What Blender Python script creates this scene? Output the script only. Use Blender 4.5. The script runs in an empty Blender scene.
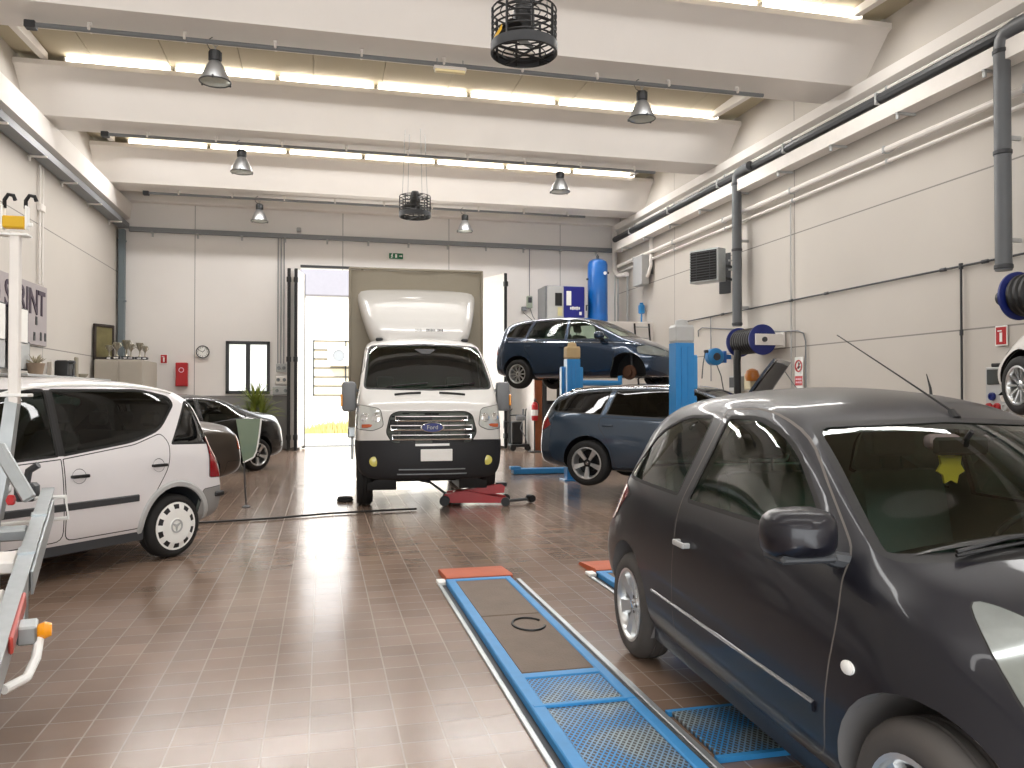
import bpy, bmesh, math, random
from mathutils import Vector, Matrix
from mathutils.bvhtree import BVHTree

random.seed(7)
PI = math.pi
SC = bpy.context.scene
COL = SC.collection

# ------------------------------------------------------------------ camera
H_CAM, F_PX = 1.5, 794.0
YAW, PITCH = math.radians(13.45), math.radians(0.79)
cam_data = bpy.data.cameras.new('camera')
cam_data.sensor_width = 36.0
cam_data.lens = F_PX / 1024.0 * 36.0
cam_data.clip_start, cam_data.clip_end = 0.05, 300
cam = bpy.data.objects.new('camera', cam_data)
COL.objects.link(cam)
cam.location = (0, 0, H_CAM)
cam.rotation_euler = (PI / 2 + PITCH, 0, -YAW)
SC.camera = cam

# ------------------------------------------------------------------ world, light, exposure
w = bpy.data.worlds.new('world'); SC.world = w; w.use_nodes = True
nt = w.node_tree; bg = nt.nodes['Background']
bg.inputs['Color'].default_value = (0.93, 0.97, 1.0, 1)
bg.inputs['Strength'].default_value = 3.0
def sun_lamp(name, rot, e, col, ang):
    d = bpy.data.lights.new(name, 'SUN'); d.energy = e; d.color = col; d.angle = ang
    o = bpy.data.objects.new(name, d); COL.objects.link(o); o.rotation_euler = rot
sun_lamp('sun', (math.radians(52), 0, math.radians(-28)), 6.5, (1, 0.97, 0.92), 0.01)
def area(name, loc, rot, sx, sy, e, col=(1, 1, 1)):
    d = bpy.data.lights.new(name, 'AREA'); d.shape = 'RECTANGLE'; d.size, d.size_y = sx, sy
    d.energy = e; d.color = col
    o = bpy.data.objects.new(name, d); COL.objects.link(o); o.location = loc; o.rotation_euler = rot
    return o
WARM = (1.0, 0.985, 0.97)
# the light of the fluorescent rows that run along the roof beams
for yy, ee in ((-3.1, 110), (1.55, 115), (6.2, 165), (10.9, 225), (15.58, 320), (20.3, 430)):
    area('fluorescent_row_light', (1.7, yy - 0.24, 7.28), (math.radians(-14), 0, 0), 12.6, 0.25, ee, WARM)
# daylight entering by the two big doors
area('back_door_daylight', (1.9, 23.3, 2.6), (math.radians(-90), 0, 0), 5.0, 4.8, 100, (1, 1, 1))
area('front_door_daylight', (1.0, -3.9, 2.4), (math.radians(90), 0, 0), 9.0, 4.4, 190, (1, 0.985, 0.97))
vs = SC.view_settings
SC.display_settings.display_device = 'sRGB'
vs.view_transform = 'Standard'; vs.look = 'None'; vs.exposure = 0.22; vs.gamma = 1.0
vs.use_curve_mapping = False
SC.cycles.use_denoising = True
SC.cycles.max_bounces = 8
SC.cycles.transparent_max_bounces = 16
SC.cycles.sample_clamp_indirect = 8
SC.cycles.caustics_reflective = False
SC.cycles.caustics_refractive = False

# ------------------------------------------------------------------ materials
def lin(c):
    if isinstance(c, str):
        c = [int(c[i:i + 2], 16) / 255 for i in (0, 2, 4)]
    return tuple(x / 12.92 if x <= 0.04045 else ((x + 0.055) / 1.055) ** 2.4 for x in c)
MATS = {}
def mat(name, color, rough=0.5, metal=0.0, vary=0.06, scale=6.0, coat=0.0, bump=0.0, emit=None, spec=None):
    """a procedural Principled material: colour with soft noise variation, optional bump"""
    if name in MATS: return MATS[name]
    m = bpy.data.materials.new(name); m.use_nodes = True
    n = m.node_tree.nodes; l = m.node_tree.links; b = n['Principled BSDF']
    c = lin(color)
    tc = n.new('ShaderNodeTexCoord'); nz = n.new('ShaderNodeTexNoise')
    nz.inputs['Scale'].default_value = scale; nz.inputs['Detail'].default_value = 4
    l.new(tc.outputs['Object'], nz.inputs['Vector'])
    mx = n.new('ShaderNodeMix'); mx.data_type = 'RGBA'
    mx.inputs['A'].default_value = tuple(x * (1 - vary) for x in c) + (1,)
    mx.inputs['B'].default_value = tuple(min(1, x * (1 + vary)) for x in c) + (1,)
    l.new(nz.outputs['Fac'], mx.inputs['Factor']); l.new(mx.outputs['Result'], b.inputs['Base Color'])
    b.inputs['Roughness'].default_value = rough; b.inputs['Metallic'].default_value = metal
    b.inputs['Coat Weight'].default_value = coat
    b.inputs['Coat Roughness'].default_value = 0.04
    if spec is not None: b.inputs['Specular IOR Level'].default_value = spec
    if bump:
        bp = n.new('ShaderNodeBump'); bp.inputs['Strength'].default_value = bump; bp.inputs['Distance'].default_value = 0.01
        n2 = n.new('ShaderNodeTexNoise'); n2.inputs['Scale'].default_value = scale * 12
        l.new(tc.outputs['Object'], n2.inputs['Vector']); l.new(n2.outputs['Fac'], bp.inputs['Height'])
        l.new(bp.outputs['Normal'], b.inputs['Normal'])
    if emit:
        b.inputs['Emission Color'].default_value = lin(emit[0]) + (1,)
        b.inputs['Emission Strength'].default_value = emit[1]
    MATS[name] = m
    return m
def glass_mat(name, tint, refl=1.0):
    """thin tinted pane: see-through with a Fresnel mirror on top"""
    if name in MATS: return MATS[name]
    m = bpy.data.materials.new(name); m.use_nodes = True
    n = m.node_tree.nodes; l = m.node_tree.links; n.clear()
    out = n.new('ShaderNodeOutputMaterial'); mx = n.new('ShaderNodeMixShader')
    tr = n.new('ShaderNodeBsdfTransparent'); gl = n.new('ShaderNodeBsdfGlossy'); fr = n.new('ShaderNodeFresnel')
    tr.inputs['Color'].default_value = lin(tint) + (1,)
    gl.inputs['Roughness'].default_value = 0.02; gl.inputs['Color'].default_value = (refl, refl, refl, 1)
    fr.inputs['IOR'].default_value = 1.5
    l.new(fr.outputs['Fac'], mx.inputs['Fac']); l.new(tr.outputs[0], mx.inputs[1]); l.new(gl.outputs[0], mx.inputs[2])
    l.new(mx.outputs[0], out.inputs['Surface'])
    MATS[name] = m
    return m
def frosted_mat():
    m = bpy.data.materials.new('frosted_glass'); m.use_nodes = True
    n = m.node_tree.nodes; l = m.node_tree.links; n.clear()
    out = n.new('ShaderNodeOutputMaterial'); mx = n.new('ShaderNodeMixShader'); mx.inputs['Fac'].default_value = .08
    tr = n.new('ShaderNodeBsdfTranslucent'); tr.inputs['Color'].default_value = (.95, .97, .97, 1); gl = n.new('ShaderNodeBsdfGlossy'); gl.inputs['Roughness'].default_value = .15
    l.new(tr.outputs[0], mx.inputs[1]); l.new(gl.outputs[0], mx.inputs[2]); l.new(mx.outputs[0], out.inputs['Surface'])
    return m
def wall_mat(name, color, axis_lines, rough=0.75):
    """painted precast panels; axis_lines = [(axis index, value)] thin dark joints in world metres"""
    m = bpy.data.materials.new(name); m.use_nodes = True
    n = m.node_tree.nodes; l = m.node_tree.links; b = n['Principled BSDF']
    tc = n.new('ShaderNodeTexCoord'); sp = n.new('ShaderNodeSeparateXYZ'); l.new(tc.outputs['Object'], sp.inputs[0])
    cur = None
    for ax, v in axis_lines:
        cmpn = n.new('ShaderNodeMath'); cmpn.operation = 'COMPARE'
        l.new(sp.outputs[ax], cmpn.inputs[0]); cmpn.inputs[1].default_value = v; cmpn.inputs[2].default_value = 0.011
        if cur is None: cur = cmpn.outputs[0]
        else:
            mxn = n.new('ShaderNodeMath'); mxn.operation = 'MAXIMUM'
            l.new(cur, mxn.inputs[0]); l.new(cmpn.outputs[0], mxn.inputs[1]); cur = mxn.outputs[0]
    nz = n.new('ShaderNodeTexNoise'); nz.inputs['Scale'].default_value = 0.7; nz.inputs['Detail'].default_value = 6
    l.new(tc.outputs['Object'], nz.inputs['Vector'])
    c = lin(color)
    a = n.new('ShaderNodeMix'); a.data_type = 'RGBA'
    a.inputs['A'].default_value = tuple(x * 0.93 for x in c) + (1,); a.inputs['B'].default_value = tuple(min(1, x * 1.05) for x in c) + (1,)
    l.new(nz.outputs['Fac'], a.inputs['Factor'])
    col = a.outputs['Result']
    if cur is not None:
        d = n.new('ShaderNodeMix'); d.data_type = 'RGBA'
        l.new(cur, d.inputs['Factor']); l.new(col, d.inputs['A']); d.inputs['B'].default_value = tuple(x * 0.45 for x in c) + (1,)
        col = d.outputs['Result']
    l.new(col, b.inputs['Base Color']); b.inputs['Roughness'].default_value = rough
    bp = n.new('ShaderNodeBump'); bp.inputs['Strength'].default_value = 0.08
    n2 = n.new('ShaderNodeTexNoise'); n2.inputs['Scale'].default_value = 60
    l.new(tc.outputs['Object'], n2.inputs['Vector']); l.new(n2.outputs['Fac'], bp.inputs['Height']); l.new(bp.outputs['Normal'], b.inputs['Normal'])
    return m
def tile_mat():
    m = bpy.data.materials.new('floor_tiles'); m.use_nodes = True
    n = m.node_tree.nodes; l = m.node_tree.links; b = n['Principled BSDF']
    tc = n.new('ShaderNodeTexCoord'); mp = n.new('ShaderNodeMapping'); l.new(tc.outputs['Object'], mp.inputs[0])
    mp.inputs['Location'].default_value = (0.05, 0.02, 0)
    br = n.new('ShaderNodeTexBrick'); l.new(mp.outputs[0], br.inputs['Vector'])
    br.offset = 0.0; br.squash = 1.0
    br.inputs['Scale'].default_value = 1.0; br.inputs['Brick Width'].default_value = 0.193; br.inputs['Row Height'].default_value = 0.193
    br.inputs['Mortar Size'].default_value = 0.0045; br.inputs['Mortar Smooth'].default_value = 0.15; br.inputs['Bias'].default_value = 0.0
    br.inputs['Color1'].default_value = lin('7c685a') + (1,)
    br.inputs['Color2'].default_value = lin('8a7465') + (1,)
    br.inputs['Mortar'].default_value = lin('9a8c80') + (1,)
    nz = n.new('ShaderNodeTexNoise'); nz.inputs['Scale'].default_value = 1.1; nz.inputs['Detail'].default_value = 7
    l.new(tc.outputs['Object'], nz.inputs['Vector'])
    rp = n.new('ShaderNodeMapRange'); rp.inputs['From Min'].default_value = 0.3; rp.inputs['From Max'].default_value = 0.7
    rp.inputs['To Min'].default_value = 0.82; rp.inputs['To Max'].default_value = 1.12
    l.new(nz.outputs['Fac'], rp.inputs['Value'])
    hs = n.new('ShaderNodeHueSaturation'); l.new(br.outputs['Color'], hs.inputs['Color']); l.new(rp.outputs[0], hs.inputs['Value'])
    l.new(hs.outputs[0], b.inputs['Base Color'])
    n3 = n.new('ShaderNodeTexNoise'); n3.inputs['Scale'].default_value = 2.3; n3.inputs['Detail'].default_value = 5
    l.new(tc.outputs['Object'], n3.inputs['Vector'])
    r2 = n.new('ShaderNodeMapRange'); r2.inputs['To Min'].default_value = 0.12; r2.inputs['To Max'].default_value = 0.28
    l.new(n3.outputs['Fac'], r2.inputs['Value']); l.new(r2.outputs[0], b.inputs['Roughness'])
    b.inputs['Specular IOR Level'].default_value = 0.45
    bp = n.new('ShaderNodeBump'); bp.inputs['Strength'].default_value = 0.35; bp.inputs['Distance'].default_value = 0.004; bp.invert = True
    l.new(br.outputs['Fac'], bp.inputs['Height'])
    n4 = n.new('ShaderNodeTexNoise'); n4.inputs['Scale'].default_value = 9.0
    l.new(tc.outputs['Object'], n4.inputs['Vector'])
    b2 = n.new('ShaderNodeBump'); b2.inputs['Strength'].default_value = 0.05; b2.inputs['Distance'].default_value = 0.02
    l.new(n4.outputs['Fac'], b2.inputs['Height']); l.new(bp.outputs['Normal'], b2.inputs['Normal'])
    l.new(b2.outputs['Normal'], b.inputs['Normal'])
    return m

M = {
 'white': mat('white_paint', 'eae5df', 0.55), 'beam': mat('beam_white', 'ebe6e0', 0.8, vary=0.04, scale=1.5, bump=0.1),
 'rooftan': mat('roof_panel', 'b5ab93', 0.85, vary=0.06, scale=0.8),
 'grey': mat('grey_paint', '7d8083', 0.5), 'dgrey': mat('dark_grey', '3a3c3f', 0.5), 'lgrey': mat('light_grey', 'b4b5b4', 0.5),
 'wains': mat('wainscot_grey', '7f7d7b', 0.6),
 'galv': mat('galvanised_steel', 'aeb3b5', 0.38, 0.85, vary=0.14, scale=14), 'steel': mat('steel', 'b8babb', 0.3, 0.9),
 'chrome': mat('chrome', 'e8eaec', 0.12, 1.0, vary=0.01), 'alloy': mat('alloy', 'd6d7d6', 0.28, 0.75, vary=0.03),
 'alloydark': mat('alloy_dark', '2a2b2d', 0.35, 0.6),
 'black': mat('black_plastic', '141415', 0.5), 'rubber': mat('rubber', '1b1a19', 0.75, vary=0.15), 'tyredust': mat('dusty_tyre', '4c4845', 0.85, vary=0.2, scale=9),
 'blue': mat('lift_blue', '1f7fc0', 0.35, coat=0.3), 'rblue': mat('ramp_blue', '2f87c4', 0.5, vary=0.15, scale=12), 'tank': mat('tank_blue', '0f63b4', 0.32, coat=0.4),
 'navy': mat('reel_navy', '14246f', 0.4), 'cblue': mat('compressor_blue', '161d78', 0.4),
 'orange': mat('ramp_orange', 'b4552f', 0.6, vary=0.15, scale=10), 'amber': mat('amber_lens', 'f09a18', 0.2, coat=0.5), 'red': mat('signal_red', 'b3151b', 0.4, coat=0.2),
 'redlens': mat('red_lens', '8c0f14', 0.15, coat=0.6), 'yellow': mat('yellow_paint', 'd9ac14', 0.5), 'green': mat('sign_green', '0a6b45', 0.5),
 'wood': mat('brown_wood', '8a4c26', 0.55, vary=0.2, scale=5), 'cloth': mat('seat_cloth', '6b716e', 0.95, vary=0.12, scale=20, bump=0.2),
 'liner': mat('inner_trim', '70766f', 0.9), 'dash': mat('dashboard', '232526', 0.7), 'lampglass': mat('lamp_glass', '8d9391', 0.10, 0.45, coat=1.0, vary=0.2, scale=18),
 'lampclear': mat('lamp_clear', 'cfd2ce', 0.08, 0.3, coat=1.0, vary=0.15, scale=18),
 'plate': mat('plate_white', 'f2f2ee', 0.5), 'paper': mat('paper', 'f3f1ec', 0.8), 'tarp': mat('tarpaulin', '98907f', 0.7, vary=0.07, scale=2.5, bump=0.15),
 'concrete': mat('concrete', 'c6c0b4', 0.9, vary=0.1, scale=1.2, bump=0.2), 'leaf': mat('leaf', '7d8a3a', 0.6, vary=0.3, scale=8), 'dirt': mat('worn_plate', '6e5f52', 0.7, vary=0.22, scale=7, bump=0.3),
 'leafyellow': mat('freshener_yellow', 'f6cf3c', 0.6, vary=.03), 'pipegrey': mat('pipe_grey', '606366', 0.45), 'pink': mat('pink_plastic', 'e7b9c8', 0.5), 'cage': mat('cage_black', '121213', 0.45), 'lensglow': mat('lamp_lens', 'b9bdb4', 0.2, 0.3, vary=0.1),
}
G_PANE = glass_mat('window_glass', 'f1f5f3'); G_CLEAR = glass_mat('clear_glass', 'deefe6'); G_GREEN = glass_mat('green_glass', 'aedcc6'); G_TINT = glass_mat('tinted_glass', '5a6b66'); G_DARK = glass_mat('dark_glass', '39413f')

# ------------------------------------------------------------------ mesh helpers
class B:
    """one bmesh that collects shapes; mi = material slot of what is added; X = a matrix put on it"""
    def __init__(s): s.bm = bmesh.new(); s.mi = 0; s.X = Matrix()
    def _f(s, vs):
        try:
            f = s.bm.faces.new(vs); f.material_index = s.mi; return f
        except ValueError: return None
    def v(s, p): return s.bm.verts.new(s.X @ Vector(p))
    def box(s, c, d, rot=None, bev=0.0, seg=1):
        R = rot if rot is not None else Matrix()
        hx, hy, hz = d[0] / 2, d[1] / 2, d[2] / 2
        T = Matrix.Translation(c) @ R.to_4x4()
        vs = [s.v(T @ Vector((x * hx, y * hy, z * hz))) for x in (-1, 1) for y in (-1, 1) for z in (-1, 1)]
        fs = [s._f([vs[i] for i in q]) for q in ((0, 1, 3, 2), (4, 6, 7, 5), (0, 4, 5, 1), (2, 3, 7, 6), (0, 2, 6, 4), (1, 5, 7, 3))]
        if bev:
            ed = list({e for f in fs for e in f.edges})
            r = bmesh.ops.bevel(s.bm, geom=ed, offset=bev, segments=seg, affect='EDGES', profile=0.5)
            for f in r['faces']: f.material_index = s.mi
        return s
    def ring(s, c, ax, r, n, a0=0.0):
        ax = Vector(ax).normalized(); t = ax.orthogonal().normalized(); u = ax.cross(t)
        return [s.v(Vector(c) + t * r * math.cos(a0 + 2 * PI * i / n) + u * r * math.sin(a0 + 2 * PI * i / n)) for i in range(n)]
    def cyl(s, p0, p1, r, r1=None, n=14, cap=True):
        p0, p1 = Vector(p0), Vector(p1); ax = p1 - p0
        a = s.ring(p0, ax, r, n); b = s.ring(p1, ax, r if r1 is None else r1, n)
        for i in range(n): s._f([a[i], a[(i + 1) % n], b[(i + 1) % n], b[i]])
        if cap: s._f(a[::-1]); s._f(b)
        return s
    def tube(s, pts, r, n=8, closed=False, cap=True):
        pts = [Vector(p) for p in pts]; N = len(pts); rings = []; t = None
        for i, p in enumerate(pts):
            if closed: d = (pts[(i + 1) % N] - pts[i - 1])
            else: d = pts[min(i + 1, N - 1)] - pts[max(i - 1, 0)]
            d.normalize()
            if t is None: t = d.orthogonal().normalized()
            else:
                t = t - d * t.dot(d)
                t = d.orthogonal().normalized() if t.length < 1e-6 else t.normalized()
            u = d.cross(t); rr = r[i] if isinstance(r, (list, tuple)) else r
            rings.append([s.v(p + t * rr * math.cos(2 * PI * k / n) + u * rr * math.sin(2 * PI * k / n)) for k in range(n)])
        for i in range(N if closed else N - 1):
            a, b = rings[i], rings[(i + 1) % N]
            for k in range(n): s._f([a[k], a[(k + 1) % n], b[(k + 1) % n], b[k]])
        if cap and not closed: s._f(rings[0][::-1]); s._f(rings[-1])
        return s
    def lathe(s, prof, c=(0, 0, 0), ax=(0, 0, 1), n=24, closed=False):
        """prof = [(radius, height along ax)]"""
        ax = Vector(ax).normalized(); rings = []
        for r, h in prof:
            p = Vector(c) + ax * h
            rings.append([s.v(p)] if r < 1e-6 else s.ring(p, ax, r, n))
        seq = list(zip(rings, rings[1:])) + ([(rings[-1], rings[0])] if closed else [])
        for a, b in seq:
            for i in range(n):
                j = (i + 1) % n
                if len(a) == 1 and len(b) == 1: break
                if len(a) == 1: s._f([a[0], b[j], b[i]])
                elif len(b) == 1: s._f([a[i], a[j], b[0]])
                else: s._f([a[i], a[j], b[j], b[i]])
        return s
    def prism(s, poly, h0, h1, T=None):
        """poly in the local xy plane, raised from h0 to h1 along local z, T places it"""
        T = T if T is not None else Matrix()
        a = [s.v(T @ Vector((p[0], p[1], h0))) for p in poly]; b = [s.v(T @ Vector((p[0], p[1], h1))) for p in poly]
        n = len(poly)
        for i in range(n): s._f([a[i], a[(i + 1) % n], b[(i + 1) % n], b[i]])
        s._f(a[::-1]); s._f(b)
        return s
    def loft(s, rows, closed_u=False, caps=False):
        """rows of points, all the same length"""
        R = [[s.v(p) for p in row] for row in rows]
        for a, b in zip(R, R[1:]):
            n = len(a)
            for i in range(n if closed_u else n - 1): s._f([a[i], a[(i + 1) % n], b[(i + 1) % n], b[i]])
        if caps: s._f(R[0][::-1]); s._f(R[-1])
        return s
    def quad(s, a, b, c, d): s._f([s.v(p) for p in (a, b, c, d)]); return s

def fill_mesh(me, mats):
    for m in (mats if isinstance(mats, (list, tuple)) else [mats]): me.materials.append(M[m] if isinstance(m, str) else m)
def obj(name, b, mats, parent=None, ang=35, flip=True, loc=None, rot=None):
    bm = b.bm if isinstance(b, B) else b
    if flip: bmesh.ops.recalc_face_normals(bm, faces=bm.faces)
    me = bpy.data.meshes.new(name); bm.to_mesh(me); bm.free()
    fill_mesh(me, mats)
    for p in me.polygons: p.use_smooth = True
    me.set_sharp_from_angle(angle=math.radians(ang))
    o = bpy.data.objects.new(name, me); COL.objects.link(o)
    if parent: o.parent = parent
    if loc is not None: o.location = loc
    if rot is not None: o.rotation_euler = rot
    return o
def tag(o, label=None, cat=None, group=None, kind=None):
    if label: o['label'] = label
    if cat: o['category'] = cat
    if group: o['group'] = group
    if kind: o['kind'] = kind
    return o
def thing(name, label, cat, loc=(0, 0, 0), rz=0.0, group=None, rot=None):
    o = bpy.data.objects.new(name, None); o.empty_display_size = 0.2; COL.objects.link(o)
    o.location = loc; o.rotation_euler = rot if rot is not None else (0, 0, rz)
    return tag(o, label, cat, group)
def struct(name, b, mats, label=None, ang=35):
    o = obj(name, b, mats, ang=ang); o['kind'] = 'structure'
    if label: o['label'] = label
    return o
def copy_tree(o, parent=None):
    c = o.copy(); COL.objects.link(c)
    if parent: c.parent = parent
    for ch in list(o.children): copy_tree(ch, c)
    return c
def text_bm(txt, size, depth=0.004, bold=0.0):
    """letters as a mesh in the xy plane, centred"""
    cu = bpy.data.curves.new('letters', 'FONT'); cu.body = txt; cu.size = size; cu.extrude = depth; cu.offset = bold
    cu.align_x = 'CENTER'; cu.align_y = 'CENTER'; cu.resolution_u = 3
    o = bpy.data.objects.new('letters', cu); COL.objects.link(o)
    me = bpy.data.meshes.new_from_object(o)
    bm = bmesh.new(); bm.from_mesh(me)
    bpy.data.objects.remove(o); bpy.data.curves.remove(cu); bpy.data.meshes.remove(me)
    return bm
def rot_to(zdir, xdir):
    z = Vector(zdir).normalized(); x = Vector(xdir); x = (x - z * x.dot(z)).normalized(); y = z.cross(x)
    return Matrix((x, y, z)).transposed()
def RZ(a): return Matrix.Rotation(a, 4, 'Z')
def RX(a): return Matrix.Rotation(a, 4, 'X')
def RY(a): return Matrix.Rotation(a, 4, 'Y')
TR = Matrix.Translation
# ------------------------------------------------------------------ the building
XL, XR, YB, YF, ZT = -5.31, 8.83, 23.0, -4.0, 7.6
b = B(); b.quad((XL - .2, YF, 0), (XR + .2, YF, 0), (XR + .2, YB + .15, 0), (XL - .2, YB + .15, 0))
FLOOR = struct('floor', b, tile_mat())
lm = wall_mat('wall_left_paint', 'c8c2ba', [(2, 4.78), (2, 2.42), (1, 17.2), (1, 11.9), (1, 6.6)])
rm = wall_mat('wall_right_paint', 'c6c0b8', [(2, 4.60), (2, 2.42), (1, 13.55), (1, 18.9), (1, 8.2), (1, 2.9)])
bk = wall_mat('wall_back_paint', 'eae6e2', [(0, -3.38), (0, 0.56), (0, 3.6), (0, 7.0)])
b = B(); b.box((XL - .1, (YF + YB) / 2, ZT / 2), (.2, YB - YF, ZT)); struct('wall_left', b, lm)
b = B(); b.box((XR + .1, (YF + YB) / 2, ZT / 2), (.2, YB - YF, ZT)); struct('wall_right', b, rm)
DX0, DX1, DZ = -0.60, 4.5, 5.06
WX0, WX1, WZ0, WZ1 = -2.57, -1.41, 1.53, 2.98
b = B(); t = .15
def wb(x0, x1, z0, z1): b.box(((x0 + x1) / 2, YB + t / 2, (z0 + z1) / 2), (x1 - x0, t, z1 - z0))
wb(XL, WX0, 0, ZT); wb(WX0, WX1, 0, WZ0); wb(WX0, WX1, WZ1, ZT); wb(WX1, DX0, 0, ZT); wb(DX0, DX1, DZ, ZT); wb(DX1, XR, 0, ZT)
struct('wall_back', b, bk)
b = B()
b.box(((XL + DX0) / 2, YB - .012, .74), (DX0 - XL - .02, .02, 1.48), bev=.004); struct('trim_1', b, 'wains', 'grey painted dado on the back wall left of the doorway')
b = B()
b.box(((DX1 + XR) / 2, YB - .012, .74), (XR - DX1 - .02, .02, 1.48), bev=.004); struct('trim_2', b, 'wains', 'grey painted dado on the back wall right of the doorway')
# wall behind the camera with its wide doorway
b = B()
for x0, x1, z0, z1 in ((XL, -3.6, 0, ZT), (5.6, XR, 0, ZT), (-3.6, 5.6, 4.7, ZT)):
    b.box(((x0 + x1) / 2, YF - .1, (z0 + z1) / 2), (x1 - x0, .2, z1 - z0))
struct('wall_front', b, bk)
# window in the back wall
def win():
    b = B(); fw = .085; y = YB - .01; d = .12
    for x in (WX0 + fw / 2, WX1 - fw / 2): b.box((x, y, (WZ0 + WZ1) / 2), (fw, d, WZ1 - WZ0), bev=.006)
    b.box(((WX0 + WX1) / 2, y, (WZ0 + WZ1) / 2), (.11, d, WZ1 - WZ0 - .1), bev=.006)
    for z in (WZ0 + fw / 2, WZ1 - fw / 2): b.box(((WX0 + WX1) / 2, y, z), (WX1 - WX0 - .02, d, fw), bev=.006)
    o = struct('window_1', b, 'dgrey', 'dark framed two-pane window in the back wall')
    g = B(); g.box(((WX0 + WX1) / 2, YB + .02, (WZ0 + WZ1) / 2), (WX1 - WX0 - .1, .012, WZ1 - WZ0 - .1))
    obj('pane', g, frosted_mat(), o)
win()
# roof: trapezoid concrete beams with top lips, panels between them
def beam_at(y):
    b = B(); sec = [(y - .06, 7.44), (y - .06, 7.35), (y + .03, 7.31), (y + .62, 6.72), (y + .65, 6.68), (y + 1.5, 6.68), (y + 1.53, 6.72), (y + 2.1, 7.31), (y + 2.16, 7.35), (y + 2.16, 7.44)]
    b.loft([[(x, p[0], p[1]) for p in sec] for x in (XL, XR)], closed_u=True, caps=True)
    return b
BEAMS = [-3.1, 1.55, 6.2, 10.9, 15.58, 20.3]
for i, y in enumerate(BEAMS): struct('ceiling_beam', beam_at(y), 'beam')
b = B()
for i, y in enumerate(BEAMS):
    y0 = y + 2.16; y1 = BEAMS[i + 1] - .06 if i + 1 < len(BEAMS) else YB + .1
    n = 11
    for k in range(n):
        x0 = XL + (XR - XL) * k / n; x1 = XL + (XR - XL) * (k + 1) / n - .012
        b.box(((x0 + x1) / 2, (y0 + y1) / 2, 7.60), (x1 - x0, y1 - y0 + .3, .07))
b.box(((XL + XR) / 2, (YF + YB) / 2, 7.72), (XR - XL + .4, YB - YF + .3, .1))
struct('ceiling', b, 'rooftan')
# diagonal end brackets in the roof bays
for i, y in enumerate(BEAMS[:-1]):
    for x, sx in ((XL + .45, 1), (XR - .75, -1)):
        b = B(); b.prism([(0, 7.55), (2.5, 7.55), (2.5, 7.44), (0, 7.30)], 0, .12, Matrix.Translation((x, y + 2.1, 0)) @ Matrix(((0, 0, 1, 0), (1, 0, 0, 0), (0, 1, 0, 0), (0, 0, 0, 1))))
        struct('ceiling_bracket', b, 'beam')
# longitudinal ledges carrying the beams
b = B(); b.prism([(XL, 6.12), (XL + .30, 6.22), (XL + .34, 6.62), (XL + .16, 6.68), (XL, 6.68)], 0, YB - YF, Matrix(((1, 0, 0, 0), (0, 0, 1, YF), (0, 1, 0, 0), (0, 0, 0, 1)))); struct('wall_ledge_left', b, 'beam')
b = B(); b.prism([(XR, 6.45), (XR - .16, 6.5), (XR - .2, 6.66), (XR, 6.70)], 0, YB - YF, Matrix(((1, 0, 0, 0), (0, 0, 1, YF), (0, 1, 0, 0), (0, 0, 0, 1)))); struct('wall_ledge_right', b, 'beam')
b = B(); b.box(((XL + XR) / 2, YB - .14, 6.9), (XR - XL, .26, .5), bev=.02); struct('wall_ledge_back', b, 'beam')
# outside yard
b = B(); b.quad((-40, YB + .15, -.02), (45, YB + .15, -.02), (45, 70, -.02), (-40, 70, -.02)); struct('ground_yard', b, 'concrete')
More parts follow.
